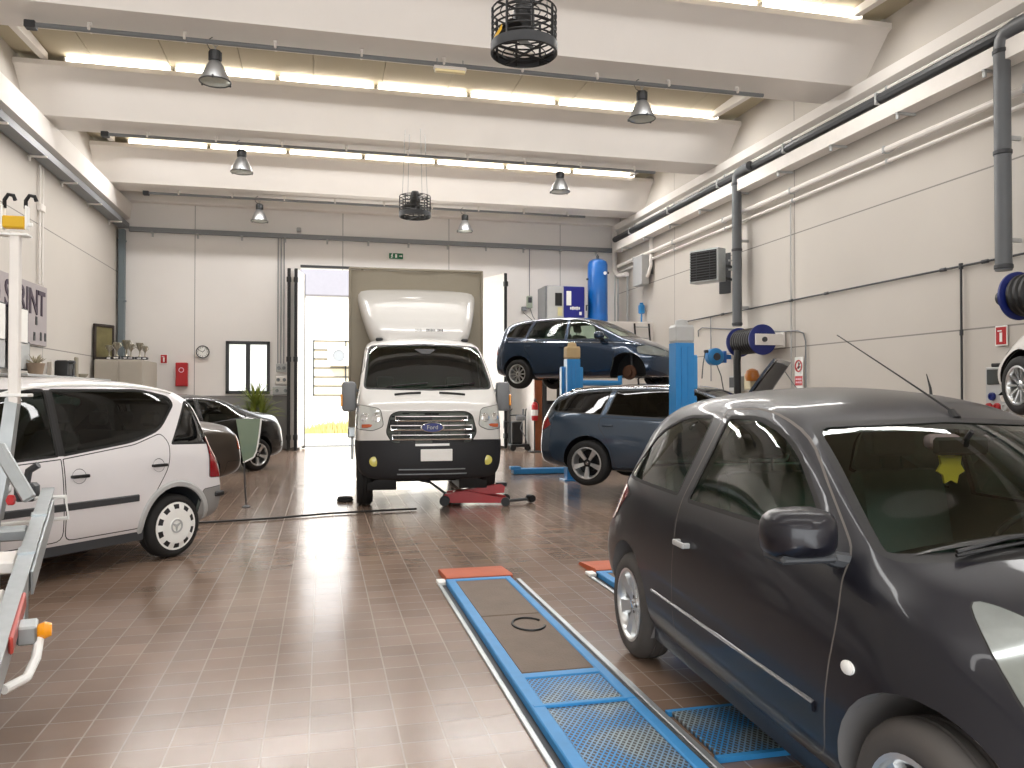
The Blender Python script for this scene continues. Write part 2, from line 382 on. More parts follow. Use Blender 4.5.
# ------------------------------------------------------------------ motor cars
def interp(tab, x):
    if x <= tab[0][0]: return tab[0][1]
    for (a, va), (c, vc) in zip(tab, tab[1:]):
        if x <= c:
            return va + (vc - va) * (x - a) / (c - a)
    return tab[-1][1]
def car_shell(S, levels=2):
    """lofted control cage -> Catmull-Clark surface. x forward, y left, z up"""
    xs = S['xs']; NP = 10
    def section(i):
        x = xs[i]; zb = interp(S['zb'], x); zs = interp(S['zsh'], x); zt = interp(S['zt'], x)
        wm = interp(S['wm'], x); ws = interp(S['wsh'], x); wt = interp(S['wt'], x); te = interp(S['te'], x)
        zs = min(zs, zt - te * .5 - .01)
        zte = zt - te
        bl = S.get('bulge', .03)
        return [(0, zb), (wm * .78, zb), (wm * .965, zb + .05), (wm, zb + .36 * (zs - zb)), (wm * (1 - bl * .15), zb + .70 * (zs - zb)),
                (ws, zs), (ws + (wt - ws) * .52, zs + (zte - zs) * .5), (wt, zte), (wt * .58, zt - te * .30), (0, zt)]
    bm = bmesh.new(); N = len(xs)
    dF, dR = S.get('dF', [0] * NP), S.get('dR', [0] * NP)
    L = []; Rr = []
    for i in range(N):
        sec = section(i); l = []; r = []
        for k, (y, z) in enumerate(sec):
            x = xs[i] + (dF[k] if i == N - 1 else 0) + (dR[k] if i == 0 else 0)
            x += (dF[k] * .5 if i == N - 2 else 0) + (dR[k] * .5 if i == 1 else 0)
            vl = bm.verts.new((x, y, z)); vr = vl if y == 0 else bm.verts.new((x, -y, z))
            l.append(vl); r.append(vr)
        L.append(l); Rr.append(r)
    cr = bm.edges.layers.float.new('crease_edge')
    for i in range(N - 1):
        for k in range(NP - 1):
            bm.faces.new([L[i][k], L[i + 1][k], L[i + 1][k + 1], L[i][k + 1]])
            bm.faces.new([Rr[i][k], Rr[i][k + 1], Rr[i + 1][k + 1], Rr[i + 1][k]])
    for i, sgn in ((0, -1), (N - 1, 1)):
        cs = [L[i][0]] + [bm.verts.new((L[i][k].co.x + sgn * S.get('capb', .03), 0, L[i][k].co.z)) for k in range(1, NP - 1)] + [L[i][NP - 1]]
        for k in range(NP - 1):
            for row, fl in ((L[i], sgn > 0), (Rr[i], sgn < 0)):
                q = [row[k], row[k + 1], cs[k + 1], cs[k]]
                u = []
                for v in q:
                    if v not in u: u.append(v)
                if len(u) > 2: bm.faces.new(u if fl else u[::-1])
    def crease(va, vb, val):
        e = bm.edges.get((va, vb))
        if e: e[cr] = max(e[cr], val)
    for k, val in S.get('crease', {5: .35, 7: .3}).items():
        for i in range(N - 1):
            crease(L[i][k], L[i + 1][k], val); crease(Rr[i][k], Rr[i + 1][k], val)
    for i, val, k0 in S.get('crx', []):
        for k in range(k0, NP - 1):
            crease(L[i][k], L[i][k + 1], val); crease(Rr[i][k], Rr[i][k + 1], val)
    bmesh.ops.recalc_face_normals(bm, faces=bm.faces)
    me = bpy.data.meshes.new('cage'); bm.to_mesh(me); bm.free()
    o = bpy.data.objects.new('cage', me); COL.objects.link(o)
    md = o.modifiers.new('s', 'SUBSURF'); md.levels = levels; md.render_levels = levels
    dg = bpy.context.evaluated_depsgraph_get(); dg.update()
    bm = bmesh.new(); bm.from_mesh(o.evaluated_get(dg).to_mesh())
    bpy.data.objects.remove(o); bpy.data.meshes.remove(me)
    # plan-view rounding of nose and tail
    x0f, x1f, kf, nf = S['planF']; x0r, x1r, kr, nr = S['planR']
    for v in bm.verts:
        x, y, z = v.co
        wref = S['W']
        if x > x0f: v.co.x -= kf * ((x - x0f) / (x1f - x0f)) ** 1.3 * (abs(y) / wref) ** nf
        if x < x0r: v.co.x += kr * ((x0r - x) / (x0r - x1r)) ** 1.3 * (abs(y) / wref) ** nr
    bm.normal_update()
    return bm

def rnd(poly, r, n=4):
    """round the corners of a polygon; r = number or list"""
    out = []; N = len(poly)
    for i, p in enumerate(poly):
        p = Vector(p); a = Vector(poly[i - 1]); c = Vector(poly[(i + 1) % N])
        ri = r[i] if isinstance(r, (list, tuple)) else r
        d = min(ri, (a - p).length * .45, (c - p).length * .45)
        if d < 1e-4: out.append(tuple(p)); continue
        s = p + (a - p).normalized() * d; e = p + (c - p).normalized() * d
        for k in range(n + 1):
            t = k / n; out.append(tuple(s * (1 - t) ** 2 + p * 2 * t * (1 - t) + e * t * t))
    return out
def circ(cx, cz, r, n=28, a0=0, a1=2 * PI): return [(cx + r * math.cos(a0 + (a1 - a0) * i / n), cz + r * math.sin(a0 + (a1 - a0) * i / n)) for i in range(n)]
def parea(p): return sum(p[i - 1][0] * p[i][1] - p[i][0] * p[i - 1][1] for i in range(len(p))) / 2
def inset(poly, d):
    s = 1 if parea(poly) > 0 else -1; out = []; N = len(poly)
    for i, p in enumerate(poly):
        p = Vector(p); a = (p - Vector(poly[i - 1])); c = (Vector(poly[(i + 1) % N]) - p)
        if a.length < 1e-7 or c.length < 1e-7: out.append(tuple(p)); continue
        a.normalize(); c.normalize()
        n1 = Vector((-a.y, a.x)) * s; n2 = Vector((-c.y, c.x)) * s; m = n1 + n2
        if m.length < 1e-6: out.append(tuple(p)); continue
        m.normalize(); out.append(tuple(p + m * d / max(.35, m.dot(n1))))
    return out
def inside(poly, x, y):
    c = False; j = len(poly) - 1
    for i in range(len(poly)):
        xi, yi = poly[i]; xj, yj = poly[j]
        if (yi > y) != (yj > y) and x < (xj - xi) * (y - yi) / (yj - yi) + xi: c = not c
        j = i
    return c
AX = {'side': (0, 2), 'front': (1, 2), 'rear': (1, 2), 'top': (0, 1)}
def cut_region(bm, poly, ax, rid, side=0, lim=None, over=None):
    """cut the outline into the surface and give the faces inside it region id rid"""
    lay = bm.faces.layers.int.get('region') or bm.faces.layers.int.new('region')
    i0, i1 = AX[ax]; third = 3 - i0 - i1
    x0 = min(p[0] for p in poly); x1 = max(p[0] for p in poly); y0 = min(p[1] for p in poly); y1 = max(p[1] for p in poly)
    def ok(f):
        c = f.calc_center_median(); n = f.normal
        if ax == 'side':
            if side * c.y < .12 or side * n.y < .12: return False
        elif ax == 'front':
            if n.x < .06 or (lim is not None and c.x < lim): return False
        elif ax == 'rear':
            if n.x > -.06 or (lim is not None and c.x > lim): return False
        elif ax == 'top':
            if n.z < .25 or (lim is not None and c.z < lim): return False
        return True
    cand = set()
    for f in bm.faces:
        a = [v.co[i0] for v in f.verts]; c = [v.co[i1] for v in f.verts]
        if max(a) < x0 or min(a) > x1 or max(c) < y0 or min(c) > y1: continue
        if ok(f): cand.add(f)
    N = len(poly)
    for i in range(N):
        a, c = poly[i], poly[(i + 1) % N]
        d = (c[0] - a[0], c[1] - a[1])
        if abs(d[0]) + abs(d[1]) < 1e-6: continue
        ex0, ex1 = min(a[0], c[0]) - 1e-4, max(a[0], c[0]) + 1e-4; ey0, ey1 = min(a[1], c[1]) - 1e-4, max(a[1], c[1]) + 1e-4
        hit = []
        for f in cand:
            if not f.is_valid: continue
            va = [v.co[i0] for v in f.verts]; vc = [v.co[i1] for v in f.verts]
            if max(va) < ex0 or min(va) > ex1 or max(vc) < ey0 or min(vc) > ey1: continue
            sd = [(v.co[i0] - a[0]) * -d[1] + (v.co[i1] - a[1]) * d[0] for v in f.verts]
            if min(sd) > -1e-7 or max(sd) < 1e-7: continue
            hit.append(f)
        if not hit: continue
        co = Vector((0, 0, 0)); co[i0] = a[0]; co[i1] = a[1]
        no = Vector((0, 0, 0)); no[i0] = -d[1]; no[i1] = d[0]; no.normalize()
        geom = list({e for f in hit for e in f.edges}) + list({v for f in hit for v in f.verts}) + hit
        r = bmesh.ops.bisect_plane(bm, geom=geom, dist=1e-6, plane_co=co, plane_no=no)
        cand.difference_update(hit)
        cand.update(g for g in r['geom'] if isinstance(g, bmesh.types.BMFace))
        cand.update(f for f in hit if f.is_valid)
    for f in cand:
        if f.is_valid:
            c = f.calc_center_median()
            if inside(poly, c[i0], c[i1]) and (over is None or f[lay] in over): f[lay] = rid
    return lay
def take_faces(bm, rids, off=0.0, keep=False):
    """split the faces of these regions off into a bmesh of their own"""
    lay = bm.faces.layers.int['region']; fs = [f for f in bm.faces if f[lay] in rids]
    nb = bmesh.new(); vm = {}
    for f in fs:
        vs = []
        for v in f.verts:
            if v not in vm: vm[v] = nb.verts.new(v.co + v.normal * off)
            vs.append(vm[v])
        try: nb.faces.new(vs)
        except ValueError: pass
    if not keep: bmesh.ops.delete(bm, geom=fs, context='FACES')
    return nb
def hit_side(bvh, x, z, s):
    h = bvh.ray_cast(Vector((x, s * 3, z)), Vector((0, -s, 0)))
    return (h[0], h[1]) if h[0] is not None else (Vector((x, s * .8, z)), Vector((0, s, 0)))
def hit_front(bvh, y, z, s=1):
    h = bvh.ray_cast(Vector((s * 5, y, z)), Vector((-s, 0, 0)))
    return (h[0], h[1]) if h[0] is not None else (Vector((s * 1.8, y, z)), Vector((s, 0, 0)))
def hit_top(bvh, x, y):
    h = bvh.ray_cast(Vector((x, y, 5)), Vector((0, 0, -1)))
    return (h[0], h[1]) if h[0] is not None else (Vector((x, y, 1.4)), Vector((0, 0, 1)))

# ---- wheels: axle along y, outer face towards +y
def tyre_b(R, r, w, n=40):
    b = B(); h = w / 2
    b.lathe([(r, -h + .012), (r + .012, -h), (R - .035, -h - .004), (R - .010, -h + .018), (R, -h + .042), (R, -.028), (R - .007, -.024), (R - .007, -.018), (R, -.014), (R, .014), (R - .007, .018), (R - .007, .024), (R, .028), (R, h - .042), (R - .010, h - .018), (R - .035, h + .004), (r + .03, h + .002), (r + .012, h), (r, h - .012)], ax=(0, 1, 0), n=n)
    return b
def rim_b(r, w, style):
    """material slots: 0 bright, 1 dark, 2 chrome/badge"""
    b = B(); h = w / 2
    b.mi = 0
    b.lathe([(r + .004, h - .004), (r + .010, h + .002), (r - .006, h + .003), (r - .016, h - .010), (r - .022, h - .05), (r - .03, -h + .02)], ax=(0, 1, 0), n=40)
    b.mi = 1
    b.lathe([(0, -.03), (r * .62, -.03), (r - .028, -.05)], ax=(0, 1, 0), n=28)          # brake and back
    b.mi = 1
    if style != 'cap': b.lathe([(0, -.012), (r * .55, -.012), (r * .55, -.026)], ax=(0, 1, 0), n=24)
    def spoke(a, r0, r1, w0, w1, y0, y1, th=.022, mi=0, skew=0.0):
        b.mi = mi; X = b.X
        b.X = X @ RY(a); x0, x1 = r0, r1
        A = [(x0, y0, -w0), (x0, y0, w0), (x1, y1, w1 + skew), (x1, y1, -w1 + skew)]
        bot = [(p[0], p[1] - th, p[2] * 1.25 if not skew else p[2]) for p in A]
        mid = [((A[0][0] + A[3][0]) / 2, (y0 + y1) / 2 + .004, (A[0][2] + A[3][2]) / 2), ((A[1][0] + A[2][0]) / 2, (y0 + y1) / 2 + .004, (A[1][2] + A[2][2]) / 2)]
        va = [b.v(p) for p in A]; vb = [b.v(p) for p in bot]
        b._f(va)
        for i in range(4): b._f([va[i], vb[i], vb[(i + 1) % 4], va[(i + 1) % 4]])
        b.X = X
    if style == 'six':
        for k in range(6): spoke(2 * PI * k / 6 + .3, r * .16, r - .012, r * .11, r * .20, h - .034, h - .010, .03)
        b.mi = 0; b.lathe([(0, h - .024), (r * .10, h - .024), (r * .16, h - .030), (r * .28, h - .034), (r * .30, h - .06)], ax=(0, 1, 0), n=30)
        b.mi = 2; b.lathe([(0, h - .016), (r * .13, h - .018), (r * .14, h - .028)], ax=(0, 1, 0), n=24)
        b.mi = 1
        for k in range(4): b.cyl((r * .22 * math.cos(k * PI / 2), h - .034, r * .22 * math.sin(k * PI / 2)), (r * .22 * math.cos(k * PI / 2), h - .030, r * .22 * math.sin(k * PI / 2)), .010, n=8)
    elif style == 'five2':
        for k in range(5):
            a = 2 * PI * k / 5 + .31
            for d in (-1, 1): spoke(a + d * .16, r * .2, r - .010, r * .05, r * .085, h - .03, h - .006, .03, 0, d * r * .06)
            spoke(a, r * .25, r - .03, r * .07, r * .13, h - .045, h - .03, .02, 1)
        b.mi = 1; b.lathe([(0, h - .020), (r * .12, h - .020), (r * .27, h - .030), (r * .28, h - .06)], ax=(0, 1, 0), n=30)
        b.mi = 2; b.lathe([(0, h - .012), (r * .11, h - .014), (r * .12, h - .022)], ax=(0, 1, 0), n=20)
    elif style == 'multi':
        for k in range(10):
            a = 2 * PI * k / 10; spoke(a, r * .2, r - .010, r * .045, r * .07, h - .03, h - .006, .025, 0)
        b.mi = 0; b.lathe([(0, h - .018), (r * .12, h - .020), (r * .26, h - .030), (r * .27, h - .06)], ax=(0, 1, 0), n=30)
        b.mi = 2; b.lathe([(0, h - .012), (r * .10, h - .014), (r * .11, h - .022)], ax=(0, 1, 0), n=20)
    elif style == 'cap':
        rr = r + .006; n = 80; holes = 10
        prof = [(.20, .014), (.30, .018), (.34, .010), (.70, .022), (.74, .020), (.93, .008), (.985, 0), (1.0, -.012)]
        rows = []
        for k in range(n): 
            a = 2 * PI * k / n; rows.append([(rr * p * math.cos(a), h + q - .004, rr * p * math.sin(a)) for p, q in prof])
        R = [[b.v(p) for p in row] for row in rows]
        for k in range(n):
            A, C = R[k], R[(k + 1) % n]
            for j in range(len(prof) - 1):
                hole = j == 4 and (k % 8) in (2, 3, 4, 5)
                b.mi = 1 if hole else 0
                f = b._f([A[j], A[j + 1], C[j + 1], C[j]])
        b.mi = 2; b.lathe([(rr * .30, h + .014), (rr * .29, h + .020), (rr * .24, h + .020), (rr * .23, h + .010)], ax=(0, 1, 0), n=36)
        b.mi = 0; b.lathe([(0, h + .008), (rr * .24, h + .008)], ax=(0, 1, 0), n=30)
        b.mi = 2
        for k in range(3): spoke(2 * PI * k / 3 + PI / 2 * 1.0, 0.0, rr * .245, rr * .05, rr * .012, h + .018, h + .016, .01, 2)
    elif style == 'steel':
        b.mi = 1; b.lathe([(r * .18, h - .05), (r * .3, h - .02), (r * .62, h - .022), (r * .8, h - .06), (r - .02, h - .07)], ax=(0, 1, 0), n=30)
        b.mi = 0; b.lathe([(0, h - .01), (r * .16, h - .012), (r * .2, h - .05)], ax=(0, 1, 0), n=20)
    return b
def add_wheels(car, S, tyre_mat='rubber', rim_mats=('alloy', 'alloydark', 'chrome')):
    R, r, w = S['tyre']
    proto = None
    for x in (S['axF'], S['axR']):
        for s in (1, -1):
            if (x > 0, s) in S.get('nowheel', ()): continue
            if proto is None:
                o = obj('wheel', tyre_b(R, r, w), tyre_mat, car, ang=50); rm = obj('rim', rim_b(r, w, S['rim']), rim_mats, o, ang=30)
                proto = o
            else: o = copy_tree(proto, car)
            o.location = (x, s * S['track'], R); o.rotation_euler = (0, S.get('spin', 0), 0 if s > 0 else PI)
            o['label'] = None if False else ('front wheel' if x > 0 else 'rear wheel')
def seat_b(wd, ht=.62, head=True):
    b = B(); b.box((.0, 0, .0), (.50, wd, .18), bev=.05, seg=2)
    b.box((-.26, 0, .34), (.14, wd * .96, ht), rot=Matrix.Rotation(-.22, 3, 'Y'), bev=.05, seg=2)
    if head:
        b.box((-.37, 0, .34 + ht / 2 + .14), (.09, wd * .52, .17), rot=Matrix.Rotation(-.18, 3, 'Y'), bev=.035, seg=2)
        for s in (-1, 1): b.cyl((-.345, s * .06, .34 + ht / 2 - .03), (-.365, s * .06, .34 + ht / 2 + .08), .008, n=6)
    return b
def add_interior(car, S, lhd=True):
    xs, zs, yw = S['seat']         # front seat x, cushion height, lateral offset
    for s in (1, -1): obj('front_seat', seat_b(.50), 'cloth', car, loc=(xs, s * yw, zs))
    if S.get('rearseat'):
        b = seat_b(yw * 2 + .42, .50, False)
        for s in (-1, 0, 1): b.box((-.36, s * yw, .70), (.08, .24, .14), bev=.03)
        obj('rear_seat', b, 'cloth', car, loc=(S['rearseat'], 0, zs + .02))
    xd, zd, wd = S['dash']
    b = B(); rows = []
    prof = [(.30, -.42), (.0, -.40), (-.06, -.22), (-.10, -.04), (-.05, .015), (.10, .03), (.36, .0)]
    rows = [[(xd + p[0] - .10 * (abs(y) / wd) ** 2, y, zd + p[1]) for p in prof] for y in [wd * (-1 + 2 * k / 10) for k in range(11)]]
    b.loft(rows); b.box((xd - .02, .36, zd + .03), (.22, .38, .10), bev=.04, seg=2)
    dsh = obj('dashboard', b, 'dash', car)
    b = B(); c = Vector((xd - .26, .36, zd - .01)); ax = Vector((-.88, 0, .48)).normalized()
    t = Vector((0, 1, 0)); u = ax.cross(t)
    b.tube([c + t * .185 * math.cos(a) + u * .185 * math.sin(a) for a in [2 * PI * k / 28 for k in range(28)]], .014, n=8, closed=True)
    b.cyl(c - ax * .03, c + ax * .015, .075, .055, n=16)
    for a in (0.35, PI - .35, -PI / 2): b.tube([c + (t * math.cos(a) + u * math.sin(a)) * .05, c + (t * math.cos(a) + u * math.sin(a)) * .18], .016, n=6)
    b.cyl(c - ax * .02, c - ax * .25, .03, n=10)
    obj('steering_wheel', b, 'black', car)
    if S.get('mirror_in'):
        p = Vector(S['mirror_in']); b = B(); b.box(p, (.03, .24, .07), bev=.012); b.cyl(p, p + Vector((.06, 0, .06)), .01, n=6)
        obj('rear_view_mirror', b, 'black', car)

def build_car(name, label, S, loc, rz, group=None, rot=None, levels=2):
    car = thing(name, label, S.get('cat', 'car'), loc, rz, group, rot)
    bm = car_shell(S, levels)
    bvh = BVHTree.FromBMesh(bm)
    # inner lining: the same surface a few centimetres further in
    lin_bm = None
    lay = bm.faces.layers.int.new('region')
    W = S['W']
    paint = S['paint']
    parts = []           # (rid, name, material, offset, parentrid, label)
    rid = 1
    for s in (1, -1):    # wheel arches
        for x in (S['axF'], S['axR']):
            cut_region(bm, circ(x, S['tyre'][0] + S.get('archdz', 0.01), S['arch'], 36), 'side', 900, s)
    bm_open = [900]
    for R in S['regions']:
        rid += 1
        ax = R['ax']; poly = R['poly']
        sides = R.get('sides', (1, -1)) if ax == 'side' else (0,)
        for s in sides:
            if ax != 'side' and R.get('mirror'):
                for mm in (1, -1):
                    pp = [(p[0] * (mm if i0 == 0 else 1), p[1]) for p in poly] if (i0 := AX[ax][0]) == 1 else [(p[0], p[1] * mm) for p in poly]
                    if i0 == 1: pp = [(p[0] * mm, p[1]) for p in poly]
                    cut_piece(bm, R, pp, ax, 0, rid * 4 + (mm > 0), parts)
            else:
                cut_piece(bm, R, poly, ax, s, rid * 4 + (s > 0) * 1, parts)
    # ---- split
    bm.normal_update()
    lay = bm.faces.layers.int['region']
    if S.get('lining', True):
        glassy = {p[0] for p in parts if p[1].endswith('window') or p[1] in ('windshield',)}
        nb = bmesh.new(); vm = {}
        for f in bm.faces:
            if f[lay] in glassy or f[lay] == 900: continue
            vs = []
            for v in f.verts:
                if v not in vm: vm[v] = nb.verts.new(v.co - v.normal * .03)
                vs.append(vm[v])
            try: nb.faces.new(vs[::-1])
            except ValueError: pass
        lin_bm = nb
    objs = {}
    for f in [f for f in bm.faces if f[lay] == 900]: pass
    bmesh.ops.delete(bm, geom=[f for f in bm.faces if f[lay] == 900], context='FACES')
    ext = []
    for p in parts:
        ext.append((p, take_faces(bm, {p[0]}, p[3])))
    mi = {}
    mats = [paint]
    for f in bm.faces:
        r = f[lay]
        f.material_index = 0
        if r in S['_mats']:
            m = S['_mats'][r]
            if m not in mats: mats.append(m)
            f.material_index = mats.index(m)
    body = obj('body', bm, mats, car, ang=40, flip=False)
    for p, nb in ext:
        if len(nb.faces) == 0: nb.free(); continue
        par = objs.get(p[4], car) if p[4] else car
        o = obj(p[1], nb, p[2], par, ang=40, flip=False)
        if p[5]: o['label'] = p[5]
        objs[p[0]] = o
    if lin_bm: obj('inner_lining', lin_bm, 'liner', car, flip=False)
    # wheel housings
    Ra = S['arch']
    for s in (1, -1):
        for x in S.get('housing_ax', (S['axF'], S['axR'])):
            b = B(); cz = S['tyre'][0] + S.get('archdz', .01); rows = []; an = [-.35 + (PI + .7) * k / 18 for k in range(19)]
            for a in an:
                px, pz = x + Ra * math.cos(a), cz + Ra * math.sin(a); pt = hit_side(bvh, px, max(pz, .2), s)[0]
                rows.append([(px, pt.y, pz), (px, s * (abs(pt.y) - .012), pz), (px, s * .42, pz)])
            b.loft(rows); b._f([b.v((x + Ra * math.cos(a), s * .42, cz + Ra * math.sin(a))) for a in an])
            bmesh.ops.remove_doubles(b.bm, verts=b.bm.verts, dist=1e-5)
            obj('wheel_housing', b, S.get('housing', 'black'), car)
    add_wheels(car, S, S.get('tyre_mat', 'rubber'), S.get('rim_mats', ('alloy', 'alloydark', 'chrome')))
    if S.get('seat'): add_interior(car, S)
    # door handles
    for hx, hz, m, L in S.get('handles', []):
        for s in (1, -1):
            p, n = hit_side(bvh, hx, hz, s); b = B()
            b.X = TR(p)
            b.lathe([(.0, -.004), (.055, -.002), (.062, .001)], ax=n, n=20) if S.get('cups') else None
            b.box((0, s * .028, 0), (L, .018, .028), bev=.008, seg=2)
            for d in (-1, 1): b.box((d * L * .42, s * .012, 0), (.025, .034, .024), bev=.005)
            obj('door_handle', b, m, car)
    # door mirrors
    if S.get('mirror'):
        mx, mz, ms, mmat = S['mirror']
        for s in (1, -1):
            p, n = hit_side(bvh, mx, mz - .05, s); b = B()
            c = Vector((mx - .03, p.y + s * .14 * ms, mz + .03)); rows = []
            for t, sc in ((-.5, .55), (-.42, .85), (-.2, 1.0), (.15, .97), (.4, .75), (.55, .35)):
                rows.append([c + Vector((t * .17 * ms, .12 * ms * sc * (abs(math.cos(a)) ** .6) * (1 if math.cos(a) > 0 else -1), .082 * ms * sc * (abs(math.sin(a)) ** .6) * (1 if math.sin(a) > 0 else -1))) for a in [2 * PI * k / 20 for k in range(20)]])
            b.loft(rows, closed_u=True, caps=True)
            mo = obj('door_mirror', b, mmat, car)
            b = B(); b.loft([[c + Vector((-.0885 * ms, .105 * ms * .6 * math.cos(a), .07 * ms * .6 * math.sin(a))) for a in [2 * PI * k / 16 for k in range(16)]]] * 1 + [[c + Vector((-.0886 * ms, .001 * math.cos(a), .001 * math.sin(a))) for a in [2 * PI * k / 16 for k in range(16)]]], closed_u=True)
            obj('mirror_glass', b, 'chrome', mo)
            b = B(); b.tube([p - n * .02, p + Vector((.0, s * .05, .0)), c + Vector((.01, -s * .06 * ms, -.06 * ms))], [.03, .026, .024], n=8)
            b.box(c + Vector((0, 0, -.07 * ms)), (.13 * ms, .19 * ms, .028), bev=.01)
            obj('mirror_foot', b, S.get('mirfoot', 'black'), mo)
    S['bvh'] = bvh
    return car, bvh
def cut_piece(bm, R, poly, ax, s, rid, parts):
    """R: name, mat, gap (width of a dark joint), gapmat, frame (width), framemat, off, over"""
    over = R.get('over', None)
    S = CUR['S']
    r0 = rid * 10
    lim = R.get('lim')
    if R.get('gap'):
        cut_region(bm, poly, ax, r0, s, lim, over)
        S['_mats'][r0] = R.get('gapmat', 'black')
        inner = inset(poly, R['gap'])
        cut_region(bm, inner, ax, r0 + 1, s, lim, [r0])
    elif R.get('frame'):
        cut_region(bm, poly, ax, r0, s, lim, over)
        S['_mats'][r0] = R.get('framemat', 'black')
        cut_region(bm, inset(poly, R['frame']), ax, r0 + 1, s, lim, [r0])
    else:
        cut_region(bm, poly, ax, r0 + 1, s, lim, over)
    if R.get('paint_only'):
        S['_mats'][r0 + 1] = R['mat']
    else:
        parts.append((r0 + 1, R['name'], R['mat'], R.get('off', 0.0), None, R.get('label')))
CUR = {}
def make_car(name, label, S, loc, rz, **kw):
    S['_mats'] = {}; CUR['S'] = S
    return build_car(name, label, S, loc, rz, **kw)
def gen(xr, xf, W, zt, cowl, wst, belt, roofw, noseh=.6, tailh=.85, zb=.2, **kw):
    """car proportions from a centre-line profile; cowl / wst = foot / head of the windscreen"""
    S = dict(W=W, zt=zt, xs=[p[0] for p in zt],
     zsh=[(xr, tailh), (xr + .25, belt[0][1])] + belt + [(xf - .55, noseh + .20), (xf - .2, noseh + .07), (xf, noseh)],
     zb=[(xr, zb + .09), (xr + .3, zb + .03), (xr + .6, zb), (xf - .7, zb), (xf, zb + .02)],
     wm=[(xr, .84 * W), (xr + .08, .91 * W), (xr + .28, .975 * W), (xr + .6, W), (xf - .75, W), (xf - .4, .98 * W), (xf - .16, .91 * W), (xf, .80 * W)],
     wsh=[(xr, .77 * W), (xr + .08, .85 * W), (xr + .3, .93 * W), (xr + .6, .965 * W), (cowl - .3, .95 * W), (cowl, .925 * W), (xf - .6, .87 * W), (xf - .16, .77 * W), (xf, .66 * W)],
     wt=[(xr, .63 * W), (xr + .25, roofw * .97), (xr + .5, roofw), (wst - .1, roofw), (wst, roofw * 1.02), ((wst + cowl) / 2, (roofw + .8 * W) / 2), (cowl, .80 * W), (cowl + .25, .73 * W), (xf - .3, .58 * W), (xf, .46 * W)],
     te=[(xr, .03), (xr + .3, .065), (wst - .1, .065), (wst + .1, .09), (cowl, .08), (cowl + .2, .06), (xf, .04)],
     dF=[-.10, -.06, -.01, .05, .055, .02, 0, -.02, -.02, -.01], dR=[.08, .06, 0, -.05, -.03, 0, 0, 0, 0, 0],
     planF=(cowl, xf + .05, .32, 2.0), planR=(xr + .6, xr - .06, .20, 2.2), capb=.03, crease={5: .30, 7: .30}, cat='car', regions=[])
    S.update(kw)
    return S
def R_(name, ax, poly, mat_, **k): return dict(name=name, ax=ax, poly=poly, mat=mat_, **k)
BLACKP = mat('black_car_paint', '17171e', 0.33, 0.0, vary=0.08, coat=0.25, spec=0.32)
SEAM = mat('seam_sheen', '6a6560', 0.8)  # light grey painted in for the reflection along the panel edges
SILVER = mat('silver_car_paint', 'e6e3e4', 0.34, 0.10, vary=0.02, coat=0.8)
SILVERD = mat('grey_bumper_cladding', '8b8a88', 0.6)
SLATE = mat('slate_blue_paint', '3b4b5c', 0.25, 0.45, vary=0.03, coat=1.0)
DBLUE = mat('dark_blue_paint', '16304a', 0.22, 0.35, vary=0.04, coat=1.0)
JET = mat('jet_black_paint', '070709', 0.25, 0.0, coat=0.5)
BROWN = mat('brown_grey_paint', '4f463f', 0.35, 0.3, vary=0.05, coat=0.6)
WHITE = mat('white_car_paint', 'dad8d4', 0.3, 0.0, vary=0.02, coat=0.8)
GAP = mat('door_gap', '141414', 0.9)

# ---------------- the small black hatchback in the right foreground
S = dict(W=.83, paint=BLACKP, cat='car',
 xs=[-1.89, -1.81, -1.57, -1.28, -.95, -.5, .0, .32, .62, .92, 1.15, 1.42, 1.66, 1.80],
 zt=[(-1.89, .96), (-1.81, 1.10), (-1.57, 1.35), (-1.28, 1.475), (-.95, 1.53), (-.5, 1.555), (0, 1.525), (.32, 1.425), (.62, 1.255), (.92, 1.06), (1.15, .995), (1.42, .92), (1.66, .79), (1.80, .66)],
 zsh=[(-1.76, .86), (-1.52, .98), (-.95, .985), (-.4, .96), (.32, .935), (.92, .90), (1.15, .87), (1.42, .79), (1.66, .66), (1.80, .55)],
 zb=[(-1.76, .30), (-1.5, .24), (-1.2, .20), (1.2, .20), (1.8, .22)],
 wm=[(-1.89, .74), (-1.81, .80), (-1.5, .83), (-1.2, .84), (1.15, .84), (1.45, .82), (1.66, .765), (1.80, .66)],
 wsh=[(-1.76, .64), (-1.70, .70), (-1.5, .77), (-1.2, .80), (-.5, .80), (.5, .79), (.92, .77), (1.15, .745), (1.42, .70), (1.66, .64), (1.80, .54)],
 wt=[(-1.76, .52), (-1.52, .55), (-1.28, .56), (-.5, .575), (.0, .57), (.32, .585), (.62, .63), (.92, .665), (1.15, .60), (1.42, .52), (1.66, .46), (1.80, .38)],
 te=[(-1.76, .03), (-1.52, .07), (-.95, .07), (0, .07), (.32, .085), (.62, .095), (.92, .08), (1.15, .06), (1.42, .06), (1.66, .05), (1.8, .04)],
 dF=[-.10, -.06, -.01, .05, .055, .02, 0, -.02, -.02, -.01], dR=[.08, .06, 0, -.05, -.03, 0, 0, 0, 0, 0],
 planF=(1.05, 1.85, .32, 2.0), planR=(-1.1, -1.95, .16, 2.4), capb=.03, crease={5: .30, 7: .30},
 axF=1.215, axR=-1.215, tyre=(.297, .195, .178), rim='six', track=.725, arch=.345, archdz=.02, tyre_mat='tyredust', housing=mat('dusty_housing', '7a7775', .9, vary=.2),
 seat=(-.15, .48, .36), rearseat=-1.0, dash=(.62, .90, .62), mirror_in=(.42, 0, 1.30),
 mirror=(.78, 1.01, 1.05, BLACKP), mirfoot='dgrey', handles=[(-.37, .80, 'lgrey', .13)])
